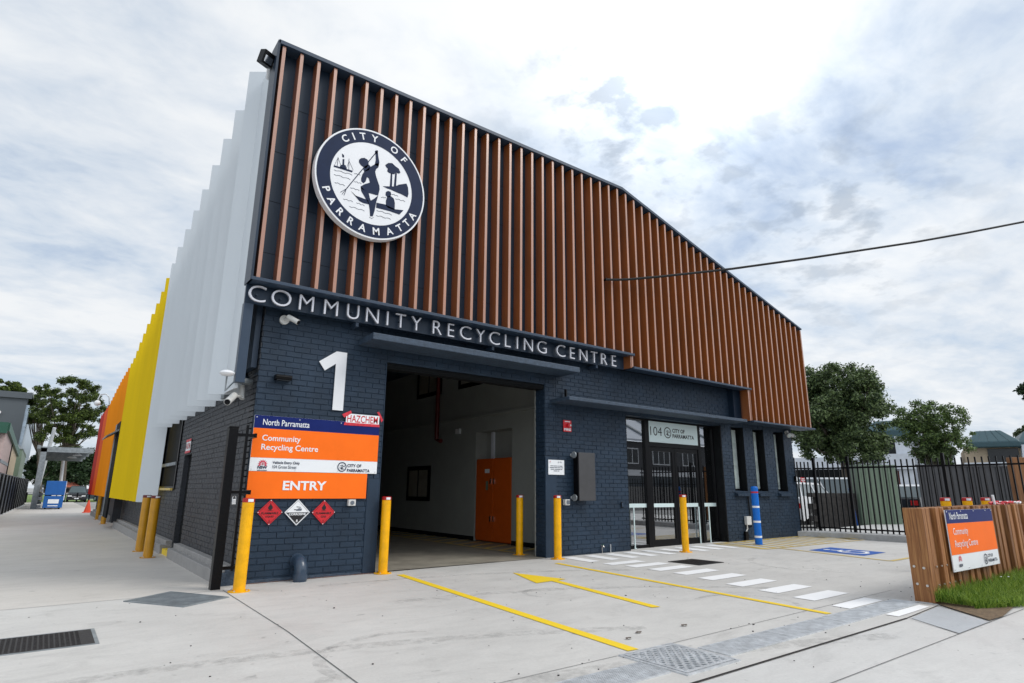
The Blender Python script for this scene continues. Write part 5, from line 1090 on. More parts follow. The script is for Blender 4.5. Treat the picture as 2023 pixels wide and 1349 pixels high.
# right: dense street tree, looser one behind it, bits at the edge
c = on(1655, 818, 30); tree('large dense dark green tree rising directly behind the right end of the batten screen', on(1672, 960, 30, .2), 8, c, (3.05, 2.8, 2.95), 'leafright', 75000, .075, 260, .17, .16, seed=3, bottom=-.97, shell=.15)
c = on(1842, 850, 37); tree('smaller looser green tree between the two pale teal roofed wings', on(1842, 960, 37, .3), 6, c, (2.75, 2.4, 2.15), 'leafpale', 20000, .075, 170, .17, .11, seed=5, bottom=-.95, shell=.2)
c = on(1852, 900, 36); tree('low leafy tree under the looser tree, against the pale wall', on(1852, 960, 36, .3), 3.5, c, (1.3, 1.2, .9), 'leafright', 7000, .08, 34, .3, .08, seed=6)
c = on(2040, 775, 30); tree('tree whose leafy branch tips just enter the right edge high up', on(2075, 960, 30, .3), 7, c, (.75, .8, .9), 'leafdark', 2600, .08, 16, .35, .1, seed=8)
c = on(2030, 858, 90); tree('distant green tree top showing over the teal roof at the right edge', on(2030, 950, 90, .3), 10, c, (2.2, 2.2, 1.6), 'leafolive', 2500, .2, 18, .35, .2, seed=9)
# left: big gum behind the portal frame and darker mass
c = on(137, 816, 68); tree('tall spreading gum tree with visible branches behind the steel portal frame', on(119, 975, 68, -.2), 15, c, (4.0, 3.4, 4.9), 'leafgum', 30000, .12, 105, .17, .30, fork=.36, seed=12, bottom=-.8, shell=.1, name='gum_tree')
c = on(78, 800, 74); tree('left lobe tree of the gum group beside the charcoal warehouse', on(82, 975, 74, -.2), 13, c, (2.0, 2.2, 3.1), 'leafgum', 11000, .12, 44, .22, .2, fork=.35, seed=14, shell=.1, name='gum_tree')
c = on(10, 775, 125); tree('gum tree crown rising over the charcoal warehouse roof at the left edge', on(12, 960, 125, -.2), 22, c, (5.0, 4, 2.9), 'leafgum', 9000, .3, 30, .3, .4, seed=15, name='gum_tree')
c = on(76, 920, 80); tree('dark low tree left of the steel portal column', on(80, 975, 80, -.2), 6, c, (2.0, 2, 2.6), 'leafdark', 8000, .16, 28, .3, .15, seed=16)
for k, (px, py, dp, rx, rz, m_, lb) in enumerate(((108, 925, 175, 6, 7, 'leafdark', 'dark tree across the oval, seen just right of the portal column'), (128, 915, 190, 8, 8, 'leafolive', 'olive tree across the oval behind the blue skip'), (152, 925, 185, 7, 6.5, 'leafolive', 'olive tree across the oval above the red roofed house'),
                                                (170, 922, 178, 6, 7, 'leafdark', 'dark tree across the oval behind the orange cone'), (188, 925, 180, 7, 7, 'leafdark', 'dark tree across the oval beside the red louvres'), (90, 930, 185, 7, 6, 'leafolive', 'olive tree across the oval between the portal columns'))):
    c = on(px, py, dp); tree(lb, on(px, 965, dp, -.3), 9, c, (rx, rx, rz), m_, 6000, .42, 26, .32, .3, seed=20+k, group='trees across the oval')
# hedge behind the opposite boundary (continues the dark line of trees)
# ---- grass verge
gr_pts = []
def in_grass(x, y): return (x > 8.28+(2.93-y)*1.15 if False else True) and y > 2.30+max(0, (8.75-x))*.50 and y < 2.97 and x > 8.2
struct(MB().sheet([(x, y, gz(x, y)+.012) for x, y in ((8.20, 2.93), (7.62, 2.30), (7.95, 2.28), (8.9, 2.40), (17, 2.45), (17, 2.99), (8.2, 2.99))]), 'verge_soil', 'soil')
n = 0; V_, F_ = [], []
while n < 26000:
    x = 8.22+9*rng.random()**1.5; y = 2.30+.68*rng.random()
    if not in_grass(x, y): continue
    dens_ = 1 if x > 8.7 else .6
    if rng.random() > dens_: n += 1; continue
    z = gz(x, y)+.012+ (.02 if y > 2.6 else 0); hgt = rng.uniform(.05, .12)*(1+.8*max(0, y-2.6)/.35*rng.random()); a = rng.uniform(0, 6.28); lean = rng.normal(0, .035, 2); w_ = rng.uniform(.0022, .0045)
    o = len(V_); ca, sa = math.cos(a)*w_, math.sin(a)*w_
    V_ += [(x-ca, y-sa, z), (x+ca, y+sa, z), (x+ca*.7+lean[0]*.4, y+sa*.7+lean[1]*.4, z+hgt*.6), (x-ca*.7+lean[0]*.4, y-sa*.7+lean[1]*.4, z+hgt*.6), (x+lean[0]*1.3, y+lean[1]*1.3, z+hgt)]
    F_ += [(o, o+1, o+2, o+3), (o+3, o+2, o+4)]; n += 1
mb = MB(); mb.v = V_; mb.f = F_; tag(mb.build('grass', 'grassblade'), 'bright green grass verge along the foot of the sleeper wall', 'grass', kind='stuff')
mb = MB()
for k in range(260):                         # broad clover-like weeds
    x = 8.4+2.5*rng.random()**1.6; y = 2.36+.5*rng.random(); z = gz(x, y)+rng.uniform(.04, .09); r = rng.uniform(.008, .018); a0 = rng.uniform(0, 6)
    for j in range(3): a = a0+j*2.09; mb.sheet([(x, y, z), (x+r*math.cos(a-.5), y+r*math.sin(a-.5), z+.006), (x+r*1.5*math.cos(a), y+r*1.5*math.sin(a), z+.002), (x+r*math.cos(a+.5), y+r*math.sin(a+.5), z+.006)])
tag(mb.build('clover', 'grassblade'), 'small broad leaved clover weeds scattered in the grass verge', 'weeds', kind='stuff')
for k, (x, y) in enumerate(((9.95, 2.80), (10.02, 2.74))):
    t = thing('daisy', 'small white flower in the grass, %s of the two' % ('upper' if k == 0 else 'lower'), 'flower', (x, y, gz(x, y)), 'white flowers in the verge'); MB().tube([(x, y, gz(x, y)), (x, y, gz(x, y)+.17)], .003, 5).build('stem', 'grassblade', t); MB().ball((x, y, gz(x, y)+.175), .011, 10, 6, (1, 1, .5)).build('petals', 'white', t)

# ================================================================ right hand boundary
FX = 17.75
def fence_bay(ya, yb, label, first_post=False, x0=FX, x1=FX, zb_=.26, zt_=2.17, pitch=.135, name='palisade_fence', group='black palisade fence bays', gate=False):
    t = thing(name, label, 'gate' if gate else 'fence', (x0, ya, .14), group)
    P0, P1 = Vector((x0, ya, 0)), Vector((x1, yb, 0)); d = (P1-P0); L = d.length; d.normalize(); ang = math.atan2(d.y, d.x)
    mt = Matrix.Translation((x0, ya, 0)) @ Matrix.Rotation(ang, 4, 'Z')
    box(-.035, .035, -.035, .035, .1, 2.29, mt).build('post', 'black', t, bevel=.004)
    MB().box(.035, L-.035, -.02, .02, zb_+.07, zb_+.11, mt).box(.035, L-.035, -.02, .02, 1.96, 2.0, mt).build('rails', 'black', t)
    pk = MB(); n = int((L-.1)/pitch)
    for k in range(n):
        a = .05+pitch*(k+.5)*(L-.1)/(n*pitch); pk.box(a-.015, a+.015, -.015, .015, zb_, zt_, mt)
    pk.build('pickets', 'black', t); return t
fence_bay(8.07, 5.77, 'black palisade fence bay in front of the slate grey sheet wall')
fence_bay(5.77, 3.47, 'black palisade fence bay at far right, reaching the tall timber post')
fence_bay(9.02, 8.07, 'black palisade fence bay in front of the dark block wall', x0=17.74)
fence_bay(9.36, 9.05, 'narrow black palisade gate between the brick corner and the fence', x0=17.25, x1=17.68, pitch=.10, name='palisade_gate', gate=True)
t = thing('gate_sign', 'small red plate with white lettering hung on the narrow palisade gate', 'sign', (17.33, 9.2, 1.35)); p0, p1 = W(1581, 943, 9.20), W(1591, 953, 9.20)
box(p0.x, p1.x, 9.19, 9.20, p1.z, p0.z).build('plate', 'red', t)
mb = MB()
for k, wd in enumerate(((6,), (3, 4), (4,))): wordbars(mb, (p0.x+p1.x)/2, p0.z-.05-.045*k, 9.187, (p1.x-p0.x)*(.7, .8, .45)[k], .026, wd)
mb.build('lettering', 'signwhite', t)
# sage cabinet
def vbox(name, label, cat, pxl, pxr, ytop, ybot, depth, thick, m, parts=None, ang=None):
    a, b, c_ = on(pxl, ytop, depth), on(pxr, ytop, depth), on(pxl, ybot, depth); L = (b-a).xy.length; ang = math.atan2((b-a).y, (b-a).x)
    t = thing(name, label, cat, (c_.x, c_.y, c_.z)); mt = Matrix.Translation((a.x, a.y, 0)) @ Matrix.Rotation(ang, 4, 'Z'); zt_, z0_ = (a.z+b.z)/2, c_.z
    return t, mt, L, z0_, zt_
t, mt, L, z0, z1 = vbox('sage_cabinet', 'tall sage green steel cabinet standing behind the black fence', 'cabinet', 1690, 1768, 921, 1043, 20.5, .5, 'sage')
box(0, L, 0, .6, z0, z1, mt).build('body', 'sage', t, bevel=.01)
mb = MB()
for k in range(7): mb.box(.02+k*L*.11, .03+k*L*.11, -.012, -.001, z0+.03, z1-.03, mt)
mb.build('ribs', 'sage', t); box(-.02, L+.02, -.03, .62, z1, z1+.05, mt).build('cap', 'sage', t); box(L*.80, L*.82, -.02, -.002, z0, z1, mt).build('corner_trim', 'sage', t)
t, mt, L, z0, z1 = vbox('slate_fence', 'slate grey ribbed sheet fence behind the right palisade bay', 'fence', 1812, 2100, 922, 1040, 23, .1, 'slate')
sh = MB(); n = 26
for k in range(n): a = L*k/n; sh.box(a, a+L/n*.62, 0, .04, z0, z1, mt).box(a+L/n*.62, a+L/n, .025, .06, z0, z1, mt)
sh.build('sheets', 'slate', t); box(-.03, L, -.02, .08, z1, z1+.06, mt).build('capping', 'slate', t)
t, mt, L, z0, z1 = vbox('block_wall', 'low dark block wall behind the left palisade bay', 'wall', 1612, 1688, 974, 1042, 20.5, .3, 'blockwall')
mb = MB(); zz_ = z0; r_ = 0
while zz_ < z1-.05:
    a = -.2 if r_ % 2 else 0
    while a < L+.3: mb.box(a+.008, a+.38, .0, .3, zz_+.008, min(zz_+.19, z1), mt); a += .39
    zz_ += .2; r_ += 1
mb.box(0, L+.3, .01, .29, z0, z1-.01, mt); mb.build('blocks', 'blockwall', t)
t = thing('blue_post', 'leaning blue painted bar at the right end of the dark block wall', 'post', on(1690, 1040, 20.2)); MB().tube([on(1678, 965, 20.2), on(1694, 1040, 20.2)], .035, 8).build('bar', 'lineblue', t)
# pale building with teal mansard roofs
def facing(px, depth):                       # vertical frame square to the view at this column
    p = on(px, 970, depth); return Matrix.Translation((p.x, p.y, 0)) @ Matrix.Rotation(-math.atan2(p.x, p.y), 4, 'Z'), p
t = thing('teal_roof_building', 'pale two storey building wings with teal mansard roofs beyond the trees', 'building', on(1850, 960, 48, .2))
mt, p0_ = facing(1850, 48); mi = mt.inverted()
def LW(px, py, yl=0.0):                      # survey point in the building's own upright frame
    o = mi @ Vector((0, 0, CZ)); d = mi.to_3x3() @ ray(px, py); k = (yl-o.y)/d.y; return o+d*k
def bx(a, b, y0, y1, nm, m): MB().box(a.x, b.x, y0, y1, b.z, a.z, mt).build(nm, m, t)
def mansard(pxa, pxb, ytop, ymid, ybot, y0_, ca, cb, nm='mansard_roof'):
    A, B_ = LW(pxa, ybot, y0_), LW(pxb, ybot, y0_); zt_, zm_, zb_ = LW((pxa+pxb)/2, ytop, y0_+1.2).z, LW((pxa+pxb)/2, ymid, y0_).z, LW((pxa+pxb)/2, ybot, y0_).z
    vs = [mt @ Vector(q) for q in ((A.x, y0_, zb_), (B_.x, y0_, zb_), (B_.x, 14, zb_), (A.x, 14, zb_), (A.x, y0_, zm_), (B_.x, y0_, zm_), (B_.x, 14, zm_), (A.x, 14, zm_), (A.x+ca, y0_+1.2, zt_), (B_.x-cb, y0_+1.2, zt_), (B_.x-cb, 14, zt_), (A.x+ca, 14, zt_))]
    r = MB().add(vs, [(3, 2, 1, 0), (0, 1, 5, 4), (1, 2, 6, 5), (2, 3, 7, 6), (3, 0, 4, 7), (4, 5, 9, 8), (5, 6, 10, 9), (6, 7, 11, 10), (7, 4, 8, 11), (8, 9, 10, 11)]).build(nm, 'teal', t, bevel=.08)
    s_ = MB(); n = max(3, int((B_.x-A.x)/.55))
    for k in range(1, n):
        f = k/n; s_.tube([mt @ Vector((A.x+(B_.x-A.x)*f, y0_-.005, zm_)), mt @ Vector((A.x+ca+(B_.x-cb-A.x-ca)*f, y0_+1.19, zt_+.01))], .018, 5)
    s_.build('roof_seam', 'teal', t)
mansard(1700, 1802, 831, 850, 866, 2.0, 1.2, .9); mansard(1915, 2018, 850, 872, 883, 1.4, .6, 1.0); mansard(2012, 2120, 850, 872, 883, 1.9, .6, 1.0)
bx(LW(1905, 884, 2.4), LW(2100, 1010, 2.4), 2.4, 12, 'wall', 'cream'); bx(LW(1950, 887, 2.3), LW(2016, 912, 2.3), 2.3, 2.4, 'window', 'glassdark'); bx(LW(1700, 862, 4.2), LW(1905, 1010, 4.2), 4.2, 12, 'wall', 'render')
bx(LW(1735, 862, 3.4), LW(1775, 900, 3.4), 3.4, 4.19, 'window', 'glassdark')
for pa, pb, qa, qb, yb_ in ((1766, 1796, 1786, 1812, 862), (2018, 2045, 2030, 2060, 878)):
    a, b_, c_, d_ = LW(pa, yb_, 1.6), LW(pb, yb_, 1.6), LW(qb, 1000, 1.6), LW(qa, 1000, 1.6)
    MB().prism([mt @ v_ for v_ in (a, b_, c_, d_)], mt.to_3x3() @ Vector((0, 1.8, 0))).build('buttress', 'render', t)
bx(LW(1738, 897, 1.2), LW(1808, 926, 1.2), 1.2, 3.3, 'balcony', 'render'); bx(LW(1905, 914, 1.0), LW(2100, 1010, 1.0), 1.0, 1.3, 'terrace_wall', 'render')
bx(LW(1752, 930, 2.2), LW(1790, 1010, 2.2), 2.2, 2.3, 'brown_door', 'brown')
bx(LW(1560, 905, 3.2), LW(1735, 1010, 3.2), 3.2, 9, 'lower_wing', 'render'); bx(LW(1572, 928, 3.1), LW(1730, 1005, 3.1), 3.1, 3.19, 'carport_opening', 'dark')
# tall timber screen post at the right edge
p = on(2010, 1000, 15.5); t = thing('tall_timber_post', 'tall orange brown timber post at the right edge in front of the fence', 'post', (p.x, p.y, .1))
a, b = on(1998.5, 903, 15.5), on(2030, 901, 15.5); ang = math.atan2((b-a).y, (b-a).x); mt = Matrix.Translation((a.x, a.y, 0)) @ Matrix.Rotation(ang, 4, 'Z')
box(0, .36, 0, .2, .1, a.z, mt).build('post', 'timber', t, bevel=.008); box(.37, .6, .01, .19, .1, a.z-.02, mt).build('second_post', 'timber', t, bevel=.008)

# ---- vehicles
def car(label, m, kind='sedan', L=4.5, Wd=1.8, H=1.45):
    t = thing('parked_car', label, 'car', (0, 0, 0), 'parked cars'); h = L/2; bl = .92 if kind == 'sedan' else 1.02
    wr = .33; fx, rx = h-.85, -h+.85
    def arch(cx): return [(cx+ (wr+.07)*math.cos(R_(a)), .32+(wr+.07)*math.sin(R_(a))) for a in range(180, -1, -20)]
    prof = [(-h, .35), (-h+.02, .22)]+arch(rx)+arch(fx)+[(h-.02, .22), (h, .40), (h-.02, .62), (h-.12, .74), (h-1.15, bl), (-h+(.55 if kind == 'sedan' else .15), bl+.03), (-h+.05, bl-.02), (-h, .6)]
    body = MB(); n = len(prof)
    inner = .06
    vs = []
    for yy, k in ((-Wd/2+.0, 1), (Wd/2, 1)): vs += [(x, yy*(1-.05*max(0, z-.5)/.5), z) for x, z in prof]
    body.add(vs, [tuple(range(n)), tuple(range(2*n-1, n-1, -1))]+[((i+1) % n, (i+1) % n+n, i+n, i) for i in range(n)])
    body.build('body', m, t, bevel=.035)
    if kind == 'sedan': r0, r1, b0, b1 = -.95, .35, -1.55, 1.05
    elif kind == 'suv': r0, r1, b0, b1 = -1.75, .45, -2.05, 1.0
    else: r0, r1, b0, b1 = -2.1, .75, -2.15, 1.35
    ht = H; w0, w1 = Wd/2-.09, Wd/2-.27
    MB().add([(b0, -w0, bl), (b1, -w0, bl), (b1, w0, bl), (b0, w0, bl), (r0, -w1, ht-.06), (r1, -w1, ht-.06), (r1, w1, ht-.06), (r0, w1, ht-.06)], [(0, 1, 5, 4), (1, 2, 6, 5), (2, 3, 7, 6), (3, 0, 4, 7), (4, 5, 6, 7)]).build('windows', 'carglass', t)
    MB().add([(r0-.05, -w1-.03, ht-.08), (r1+.05, -w1-.03, ht-.08), (r1+.05, w1+.03, ht-.08), (r0-.05, w1+.03, ht-.08), (r0+.1, -w1+.08, ht), (r1-.12, -w1+.08, ht), (r1-.12, w1-.08, ht), (r0+.1, w1-.08, ht)], [(3, 2, 1, 0), (0, 1, 5, 4), (1, 2, 6, 5), (2, 3, 7, 6), (3, 0, 4, 7), (4, 5, 6, 7)]).build('roof', m, t, bevel=.02)
    pl_ = MB()
    for s_ in (-1, 1):
        for (x0, x1) in ((b1, r1), (b0, r0), ((b0+b1)/2, (r0+r1)/2)): pl_.tube([(x0, s_*(w0+.005), bl), (x1, s_*(w1+.005), ht-.06)], .035, 6)
    pl_.build('pillars', m, t)
    for x in (fx, rx):
        for s_ in (-1, 1):
            wl = MB().tube([(x, s_*(Wd/2-.20), .32), (x, s_*(Wd/2-.01), .32)], wr, 24).build('wheel', 'rubber', t); MB().tube([(x, s_*(Wd/2-.02), .32), (x, s_*(Wd/2+.002), .32)], .20, 14).build('rim', 'chrome', wl)
    for s_ in (-1, 1):
        MB().box(h-.10, h+.006, s_*(Wd/2-.30)-.20, s_*(Wd/2-.30)+.16, .60, .72).build('headlight', 'lightclear', t); MB().box(-h-.008, -h+.08, s_*(Wd/2-.22)-.16, s_*(Wd/2-.22)+.14, .64, .82).build('tail_light', 'lightred', t)
        MB().ball((.75, s_*(Wd/2+.06), bl+.05), .09, 10, 6, (.6, 1, .7)).build('mirror', m, t)
    MB().box(-h-.012, -h+.01, -.2, .2, .58, .69).build('number_plate', 'signwhite', t); MB().box(h+.0, h+.012, -.19, .19, .34, .45).build('number_plate', 'signwhite', t)
    MB().box(h-.06, h+.004, -.45, .45, .50, .62).build('grille', 'chrome' if kind == 'suv' else 'rubber', t); MB().box(h-.06, h+.003, -.55, .55, .28, .47).build('air_intake', 'rubber', t)
    return t
def put(t, p, z, heading): t.location = (p.x, p.y, z); t.rotation_euler = (0, 0, heading)
def toward(p, px_off=0): return math.atan2(-p.y, -p.x)
t = car('pale dusty hatchback seen from behind between the sage cabinet and the slate fence', 'cardark', 'sedan'); p = on(1800, 985, 25.5); put(t, p, .22, toward(p)+math.pi-.25)
for ch in t.children:
    if ch.name.startswith(('roof', 'pillars')): ch.data.materials[0] = M['carwhite']
t['label'] = 'dark boot white roofed sedan seen from behind between the sage cabinet and slate fence'
t = car('white utility vehicle parked side on behind the dark block wall', 'carwhite', 'van', 5.0, 1.85, 1.85); p = on(1650, 985, 28); put(t, p, .15, -math.atan2(p.x, p.y)+.1)
t = car('white car standing behind the narrow palisade gate, left of the utility vehicle', 'carwhite', 'suv', 4.5, 1.8, 1.6); p = on(1583, 985, 24.5); put(t, p, .1, -math.atan2(p.x, p.y)+1.2)
t = car('black four wheel drive facing the camera at the far end of the side lane', 'cardark', 'suv', 4.6, 1.85, 1.75); p = on(151, 985, 68); put(t, p, gz(p.x, p.y), toward(p))
t = car('dark car partly hidden by the red louvres at the lane end', 'carsilver', 'sedan'); p = on(190, 985, 72); put(t, p, gz(p.x, p.y), toward(p)+.5)

# ================================================================ side lane, left neighbours
t = thing('ribbed_fence', 'long black ribbed metal fence along the left side of the lane', 'fence', (-1.85, 30, -.1))
A, E_ = Vector((-1.92, 28)), Vector((-1.30, 66)); d = (E_-A); L = d.length; mt = Matrix.Translation((A.x, A.y, 0)) @ Matrix.Rotation(math.atan2(d.y, d.x), 4, 'Z')
sh = MB(); n = int(L/1.175)
for k in range(n): sh.box(k*1.175, k*1.175+1.08, -.012, .01, -.12, 1.86, mt).box(k*1.175+1.08, (k+1)*1.175, -.03, .005, -.12, 1.86, mt)
sh.build('sheets', 'black', t); MB().box(0, L, -.05, .05, 1.86, 1.90, mt).build('top_rail', 'slate', t); MB().box(0, L, -.06, .25, -.3, -.10, mt).build('footing', 'kerb', t)
for k in range(17): box(k*2.35, k*2.35+.06, -.07, -.031, -.12, 1.88, mt).build('post', 'black', t)
t = thing('charcoal_warehouse', 'large charcoal sheet warehouse with shiny side wall behind the left fence', 'building', (-3, 90, 0))
MB().box(-40, -3.3, 90, 130, -.3, 11.6).build('front_wall', 'whgrey', t); MB().box(-3.3, -3.0, 90.2, 129, -.3, 10.6).build('side_wall', 'whshine', t)
MB().box(-40, -2.9, 89.7, 90.0, 11.3, 12.0).build('front_parapet', 'whgrey', t); MB().prism([(-3.35, 89.9, 11.95), (-2.85, 89.9, 11.85), (-2.85, 129, 10.4), (-3.35, 129, 10.6)], (0, 0, .25)).build('gutter', 'galv', t)
mb = MB()
for k in range(22): mb.box(-3.0, -2.97, 92+1.6*k, 92.3+1.6*k, 2.9+.12*(k % 2), 3.1+.12*(k % 2))
mb.build('fixings', 'white', t)
t['label'] = 'large charcoal sheet warehouse with shiny side wall behind the left fence'
p_ = S(8, 796, -4.0); t2 = MB().ball((-5.6, 89.6, 9.5), .22); tag(t2.build('wall_lamp', 'white', loc=(-5.6, 89.6, 9.5)), 'tiny white lamp high on the charcoal warehouse front', 'lamp')
t = thing('green_gutter_shed', 'old shed with dark green gutter and cream and pink walls at the left edge', 'building', (-2.5, 48.7, 0))
MB().box(-14, -2.55, 49, 58, -.2, 4.75).build('front_wall', 'mauve', t); MB().box(-3.2, -2.5, 58, 69.5, -.2, 4.3).build('side_wall', 'cream', t)
MB().box(-2.549, -2.50, 49.0, 58.0, 2.2, 4.6).build('upper_cladding', 'mauve', t); MB().box(-2.6, -2.48, 49, 58, 2.75, 2.95).build('rail', 'galvdark', t); MB().box(-2.52, -2.45, 58.0, 58.5, -.1, 4.4).build('dark_corner', 'dark', t)
MB().box(-14, -2.45, 48.4, 48.9, 4.5, 5.15).build('front_gutter', 'green', t); MB().prism([(-2.62, 48.7, 4.65), (-2.35, 48.7, 4.65), (-2.35, 48.7, 5.15), (-2.62, 48.7, 5.15)], (0, 21, -.75)).build('side_gutter', 'green', t)
mb = MB()
for k in range(14): mb.box(-2.96-.5*k, -2.90-.5*k, 48.95, 48.99, 2.0, 4.5)
mb.build('wall_battens', 'brown', t)
t = thing('olive_shed', 'narrow pale green grey shed end beyond the shiny warehouse wall', 'building', (-2.5, 95, 0))
a, b = S(57, 850, -2.3), S(67, 900, -2.3); MB().box(-2.9, -2.2, 70.5, 82, -.2, 4.6).build('wall', 'sage', t); MB().prism([(-2.95, 70.4, 4.6), (-2.15, 70.4, 4.6), (-2.5, 70.4, 5.0)], (0, 12, -.3)).build('roof', 'galvdark', t)
# steel portal frame
t = thing('steel_portal', 'galvanised steel portal frame canopy spanning the lane', 'canopy', (-.5, 54.5, -.2))
PY = 54.5; zt_ = W(93, 884, PY).z; zb_ = W(93, 892.5, PY).z; cl, cr = W(81, 890, PY).x, W(93, 890, PY).x
def column(y, xl, xr_): MB().box(xl, xr_, y, y+.03, -.25, zt_-.02).box(xl, xr_, y+.37, y+.40, -.25, zt_-.02).box((xl+xr_)/2-.02, (xl+xr_)/2+.02, y+.03, y+.37, -.25, zt_-.02).build('column', 'galvdark', t)
column(PY, cl, cr); column(72, cl, cr-.1)
for y in (PY, 60.4, 66.2, 72): MB().box(cl, 2.4, y, y+.03, zb_, zt_).box(cl, 2.4, y+.30, y+.33, zb_, zt_).box(cl, 2.4, y+.03, y+.30, zt_-.06, zt_-.001).build('beam', 'galvdark', t)
mb = MB()
for k in range(60): mb.box(cl-.2, 2.4, PY+.3*k, PY+.3*k+.14, zt_+.0, zt_+.05).box(cl-.2, 2.4, PY+.3*k+.14, PY+.3*k+.3, zt_+.03, zt_+.07)
mb.build('roof_sheets', 'galvdark', t); MB().box(cl-.25, cl-.05, PY-.1, 73, zt_-.1, zt_+.15).build('gutter', 'galvdark', t)
MB().tube([W(125, 910, 64), W(117, 975, 64)], .12, 8).build('white_downpipe', 'white', t)
for px in (152, 146): q = W(px, 893, 60); MB().tube([(q.x, 58+(152-px)*.8, zb_+.12), (q.x, 58+(152-px)*.8, zb_-.05)], [.15, .35], 12).build('round_lamp', 'white', t)
# blue skip
BY = 53.0; x0, x1 = W(83, 1003, BY).x, W(122, 1003, BY).x; zb_ = gz(0, BY); zt_ = W(110, 950, BY).z
t = thing('blue_skip_bin', 'large blue steel skip bin with a white label under the steel portal', 'skip bin', ((x0+x1)/2, BY, zb_))
zm = zb_+(zt_-zb_)*.47; MB().box(x0, x1, BY, BY+3.2, zb_+.1, zm).build('lower_body', 'binblue', t, bevel=.02); MB().box(x0+.0, x1+.02, BY+.02, BY+3.2, zm+.06, zt_).build('upper_body', 'binblue', t, bevel=.02)
MB().box(x0+.02, x1-.02, BY+.05, BY+3.1, zm, zm+.06).build('gap_strip', 'dark', t); MB().box(x0+.25, x0+.85, BY-.012, BY-.002, zm-.50, zm-.22).build('white_label', 'signwhite', t); MB().box(x0+.27, x0+.83, BY-.012, BY-.002, zm-.68, zm-.62).build('white_stripe', 'signwhite', t)
MB().box(x1+.0, x1+.05, BY+.1, BY+3, zb_+.6, zt_).build('side_cover', 'white', t)
for q in (x0+.4, x1-.45): MB().box(q, q+.3, BY-.01, BY+.0, zm+.0, zm+.05).build('latch', 'white', t)
for q in (x0+.1, x1-.2):
    for yy in (BY+.2, BY+2.9): MB().tube([(q, yy, zb_+.06), (q+.1, yy, zb_+.06)], .06, 10).build('castor', 'rubber', t)
t = thing('stacked_gear', 'dark and white equipment stacked beside the steel column, left of the blue skip', 'equipment', (-.25, 54.5, -.2))
for k in range(6): MB().box(-.38+.02*k, -.12, 55.0, 55.5, -.15+.28*k, .05+.28*k).build('crate', 'galvdark' if k % 2 else 'white', t)
# cone
p = G(172, 1012.5); t = thing('traffic_cone', 'orange traffic cone standing at the end of the lane', 'traffic cone', tuple(p)); MB().tube([p+Vector((0, 0, .03)), p+Vector((0, 0, .70))], [.19, .03], 20).build('cone', 'cone', t, smooth=True); MB().box(p.x-.24, p.x+.24, p.y-.24, p.y+.24, p.z, p.z+.03).build('base', 'cone', t)
# power pole and mast
t = thing('power_pole', 'grey power pole rising behind the steel portal roof', 'pole', tuple(on(97, 970, 60, -.2))); a = on(108, 845, 60); b = on(97, 884, 60); e_ = b+(b-a)*2.6; MB().tube([e_, a], [.2, .15], 10).build('pole', 'galv', t, smooth=True)
# oval, red roofed house
struct(MB().sheet([(x, y, gz(x, y)+.01) for x, y in ((-14, 84), (16, 84), (60, 175), (-50, 175))]), 'oval_lawn', 'lawn')
p = on(141, 965, 172); t = thing('red_roofed_house', 'distant brick house with red tiled roof across the oval', 'house', (p.x, p.y, -.3)); w2 = 1.9
z0 = on(141, 975, 172).z; z1 = on(141, 962, 172).z; z2 = on(141, 952, 172).z
MB().box(p.x-1.8, p.x+1.9, p.y, p.y+6, -.5, z1).build('wall', 'brickfar', t); MB().add([(p.x-2.1, p.y-.4, z1), (p.x+2.2, p.y-.4, z1), (p.x+2.2, p.y+6.4, z1), (p.x-2.1, p.y+6.4, z1), (p.x-1.0, p.y+3, z2), (p.x+.9, p.y+3, z2)], [(0, 1, 5, 4), (1, 2, 5), (2, 3, 4, 5), (3, 0, 4), (0, 3, 2, 1)]).build('roof', 'roofred', t)
for q in (-1.2, .3): MB().box(p.x+q, p.x+q+.8, p.y-.05, p.y+.0, z0+.5, z1-.3).build('window', 'dark', t)
t = thing('rail_fence', 'low dark post and rail fence at the edge of the oval', 'fence', (2, 83.5, -.3))
mb = MB()
for k in range(16): mb.box(-6+1.1*k, -5.85+1.1*k, 83.4, 83.5, -.35, .75)
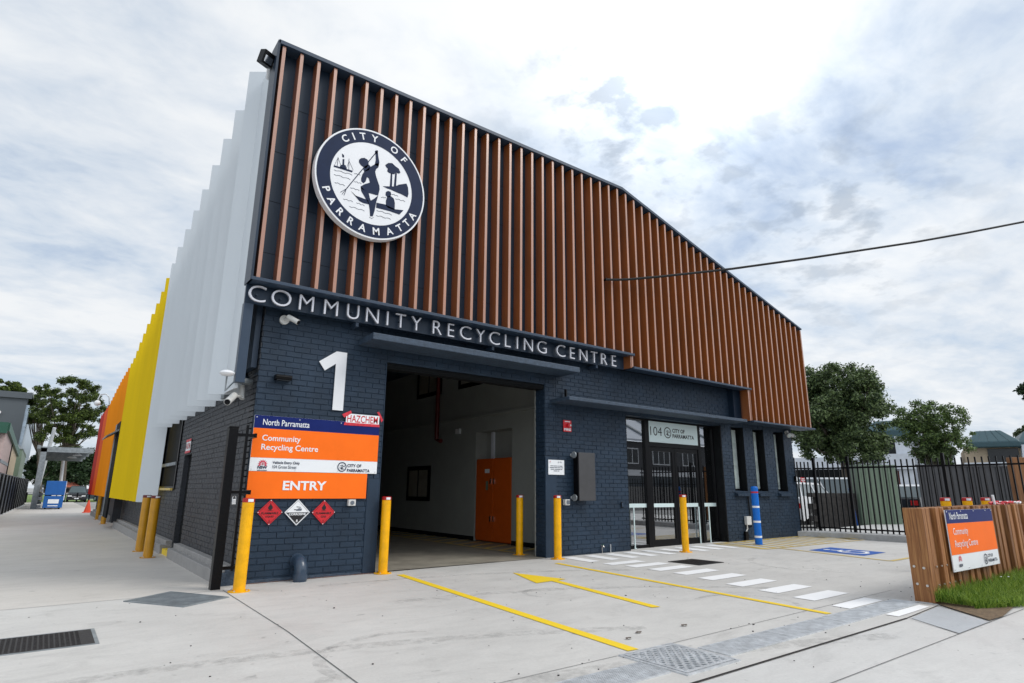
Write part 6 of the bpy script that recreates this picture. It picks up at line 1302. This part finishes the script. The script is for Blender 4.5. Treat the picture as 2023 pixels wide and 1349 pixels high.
mb.build('posts', 'black', t); MB().box(-6, 12, 83.42, 83.46, .5, .56).build('rail', 'black', t)

# ================================================================ the other side of the street (seen only in reflections)
t = thing('street_office', 'long white and grey two storey office across the street, mirrored in the entrance glass', 'building', (25, -24, 0))
MB().box(-6, 90, -36, -24, -.1, 3.1).build('ground_floor', 'whgrey', t); MB().box(-6, 90, -36, -24, 3.1, 6.4).build('upper_floor', 'slate', t); MB().prism([(-7, -23.4, 6.4), (91, -23.4, 6.4), (91, -34, 12), (-7, -34, 12)], (0, 0, .2)).build('roof', 'render', t)
for k in range(24): MB().tube([(-6+4*k, -23.5, 6.7), (-6+4*k, -33.5, 12.1)], .22, 4).build('roof_rib', 'galvdark', t)
MB().box(-6, 90, -24.0, -23.9, 2.9, 3.5).build('white_band', 'white', t)
for k in range(19):
    q = -4+5*k; w_ = MB().box(q, q+2.8, -23.98, -23.93, 4.1, 5.7).build('window', 'white', t)
    for j in range(3): MB().box(q+.1+.9*j, q+.9+.9*j, -23.925, -23.92, 4.2, 5.6).build('pane', 'glassdark', w_)
t = thing('street_fence', 'black palisade fence with grey wall across the street, mirrored in the entrance glass', 'fence', (25, -14, 0))
MB().box(-6, 70, -14.5, -14.3, -.1, 1.7).build('base_wall', 'step', t); mb = MB()
for k in range(260): mb.box(-6+.29*k, -5.97+.29*k, -14.2, -14.16, .0, 2.3)
mb.box(-6, 70, -14.2, -14.16, 1.9, 1.96); mb.build('pickets', 'black', t)

# grit and specks on the paving
mb = MB()
for k in range(240):
    x, y = rng.uniform(-1.5, 12), rng.uniform(.6, 8.6) if k % 3 else rng.uniform(2.9, 3.7)
    r = rng.uniform(.003, .008)*(1.6 if rng.random() < .1 else 1); z = gz(x, y)+.002; a = rng.uniform(0, 6)
    pts = [(x+r*math.cos(a+j*1.26)*rng.uniform(.7, 1.3), y+r*math.sin(a+j*1.26)*rng.uniform(.7, 1.3), z) for j in range(5)]; mb.prism(pts, (0, 0, r*.6))
tag(mb.build('grit', 'iron'), 'dark grit and specks scattered over the pale paving', 'grit', kind='stuff')
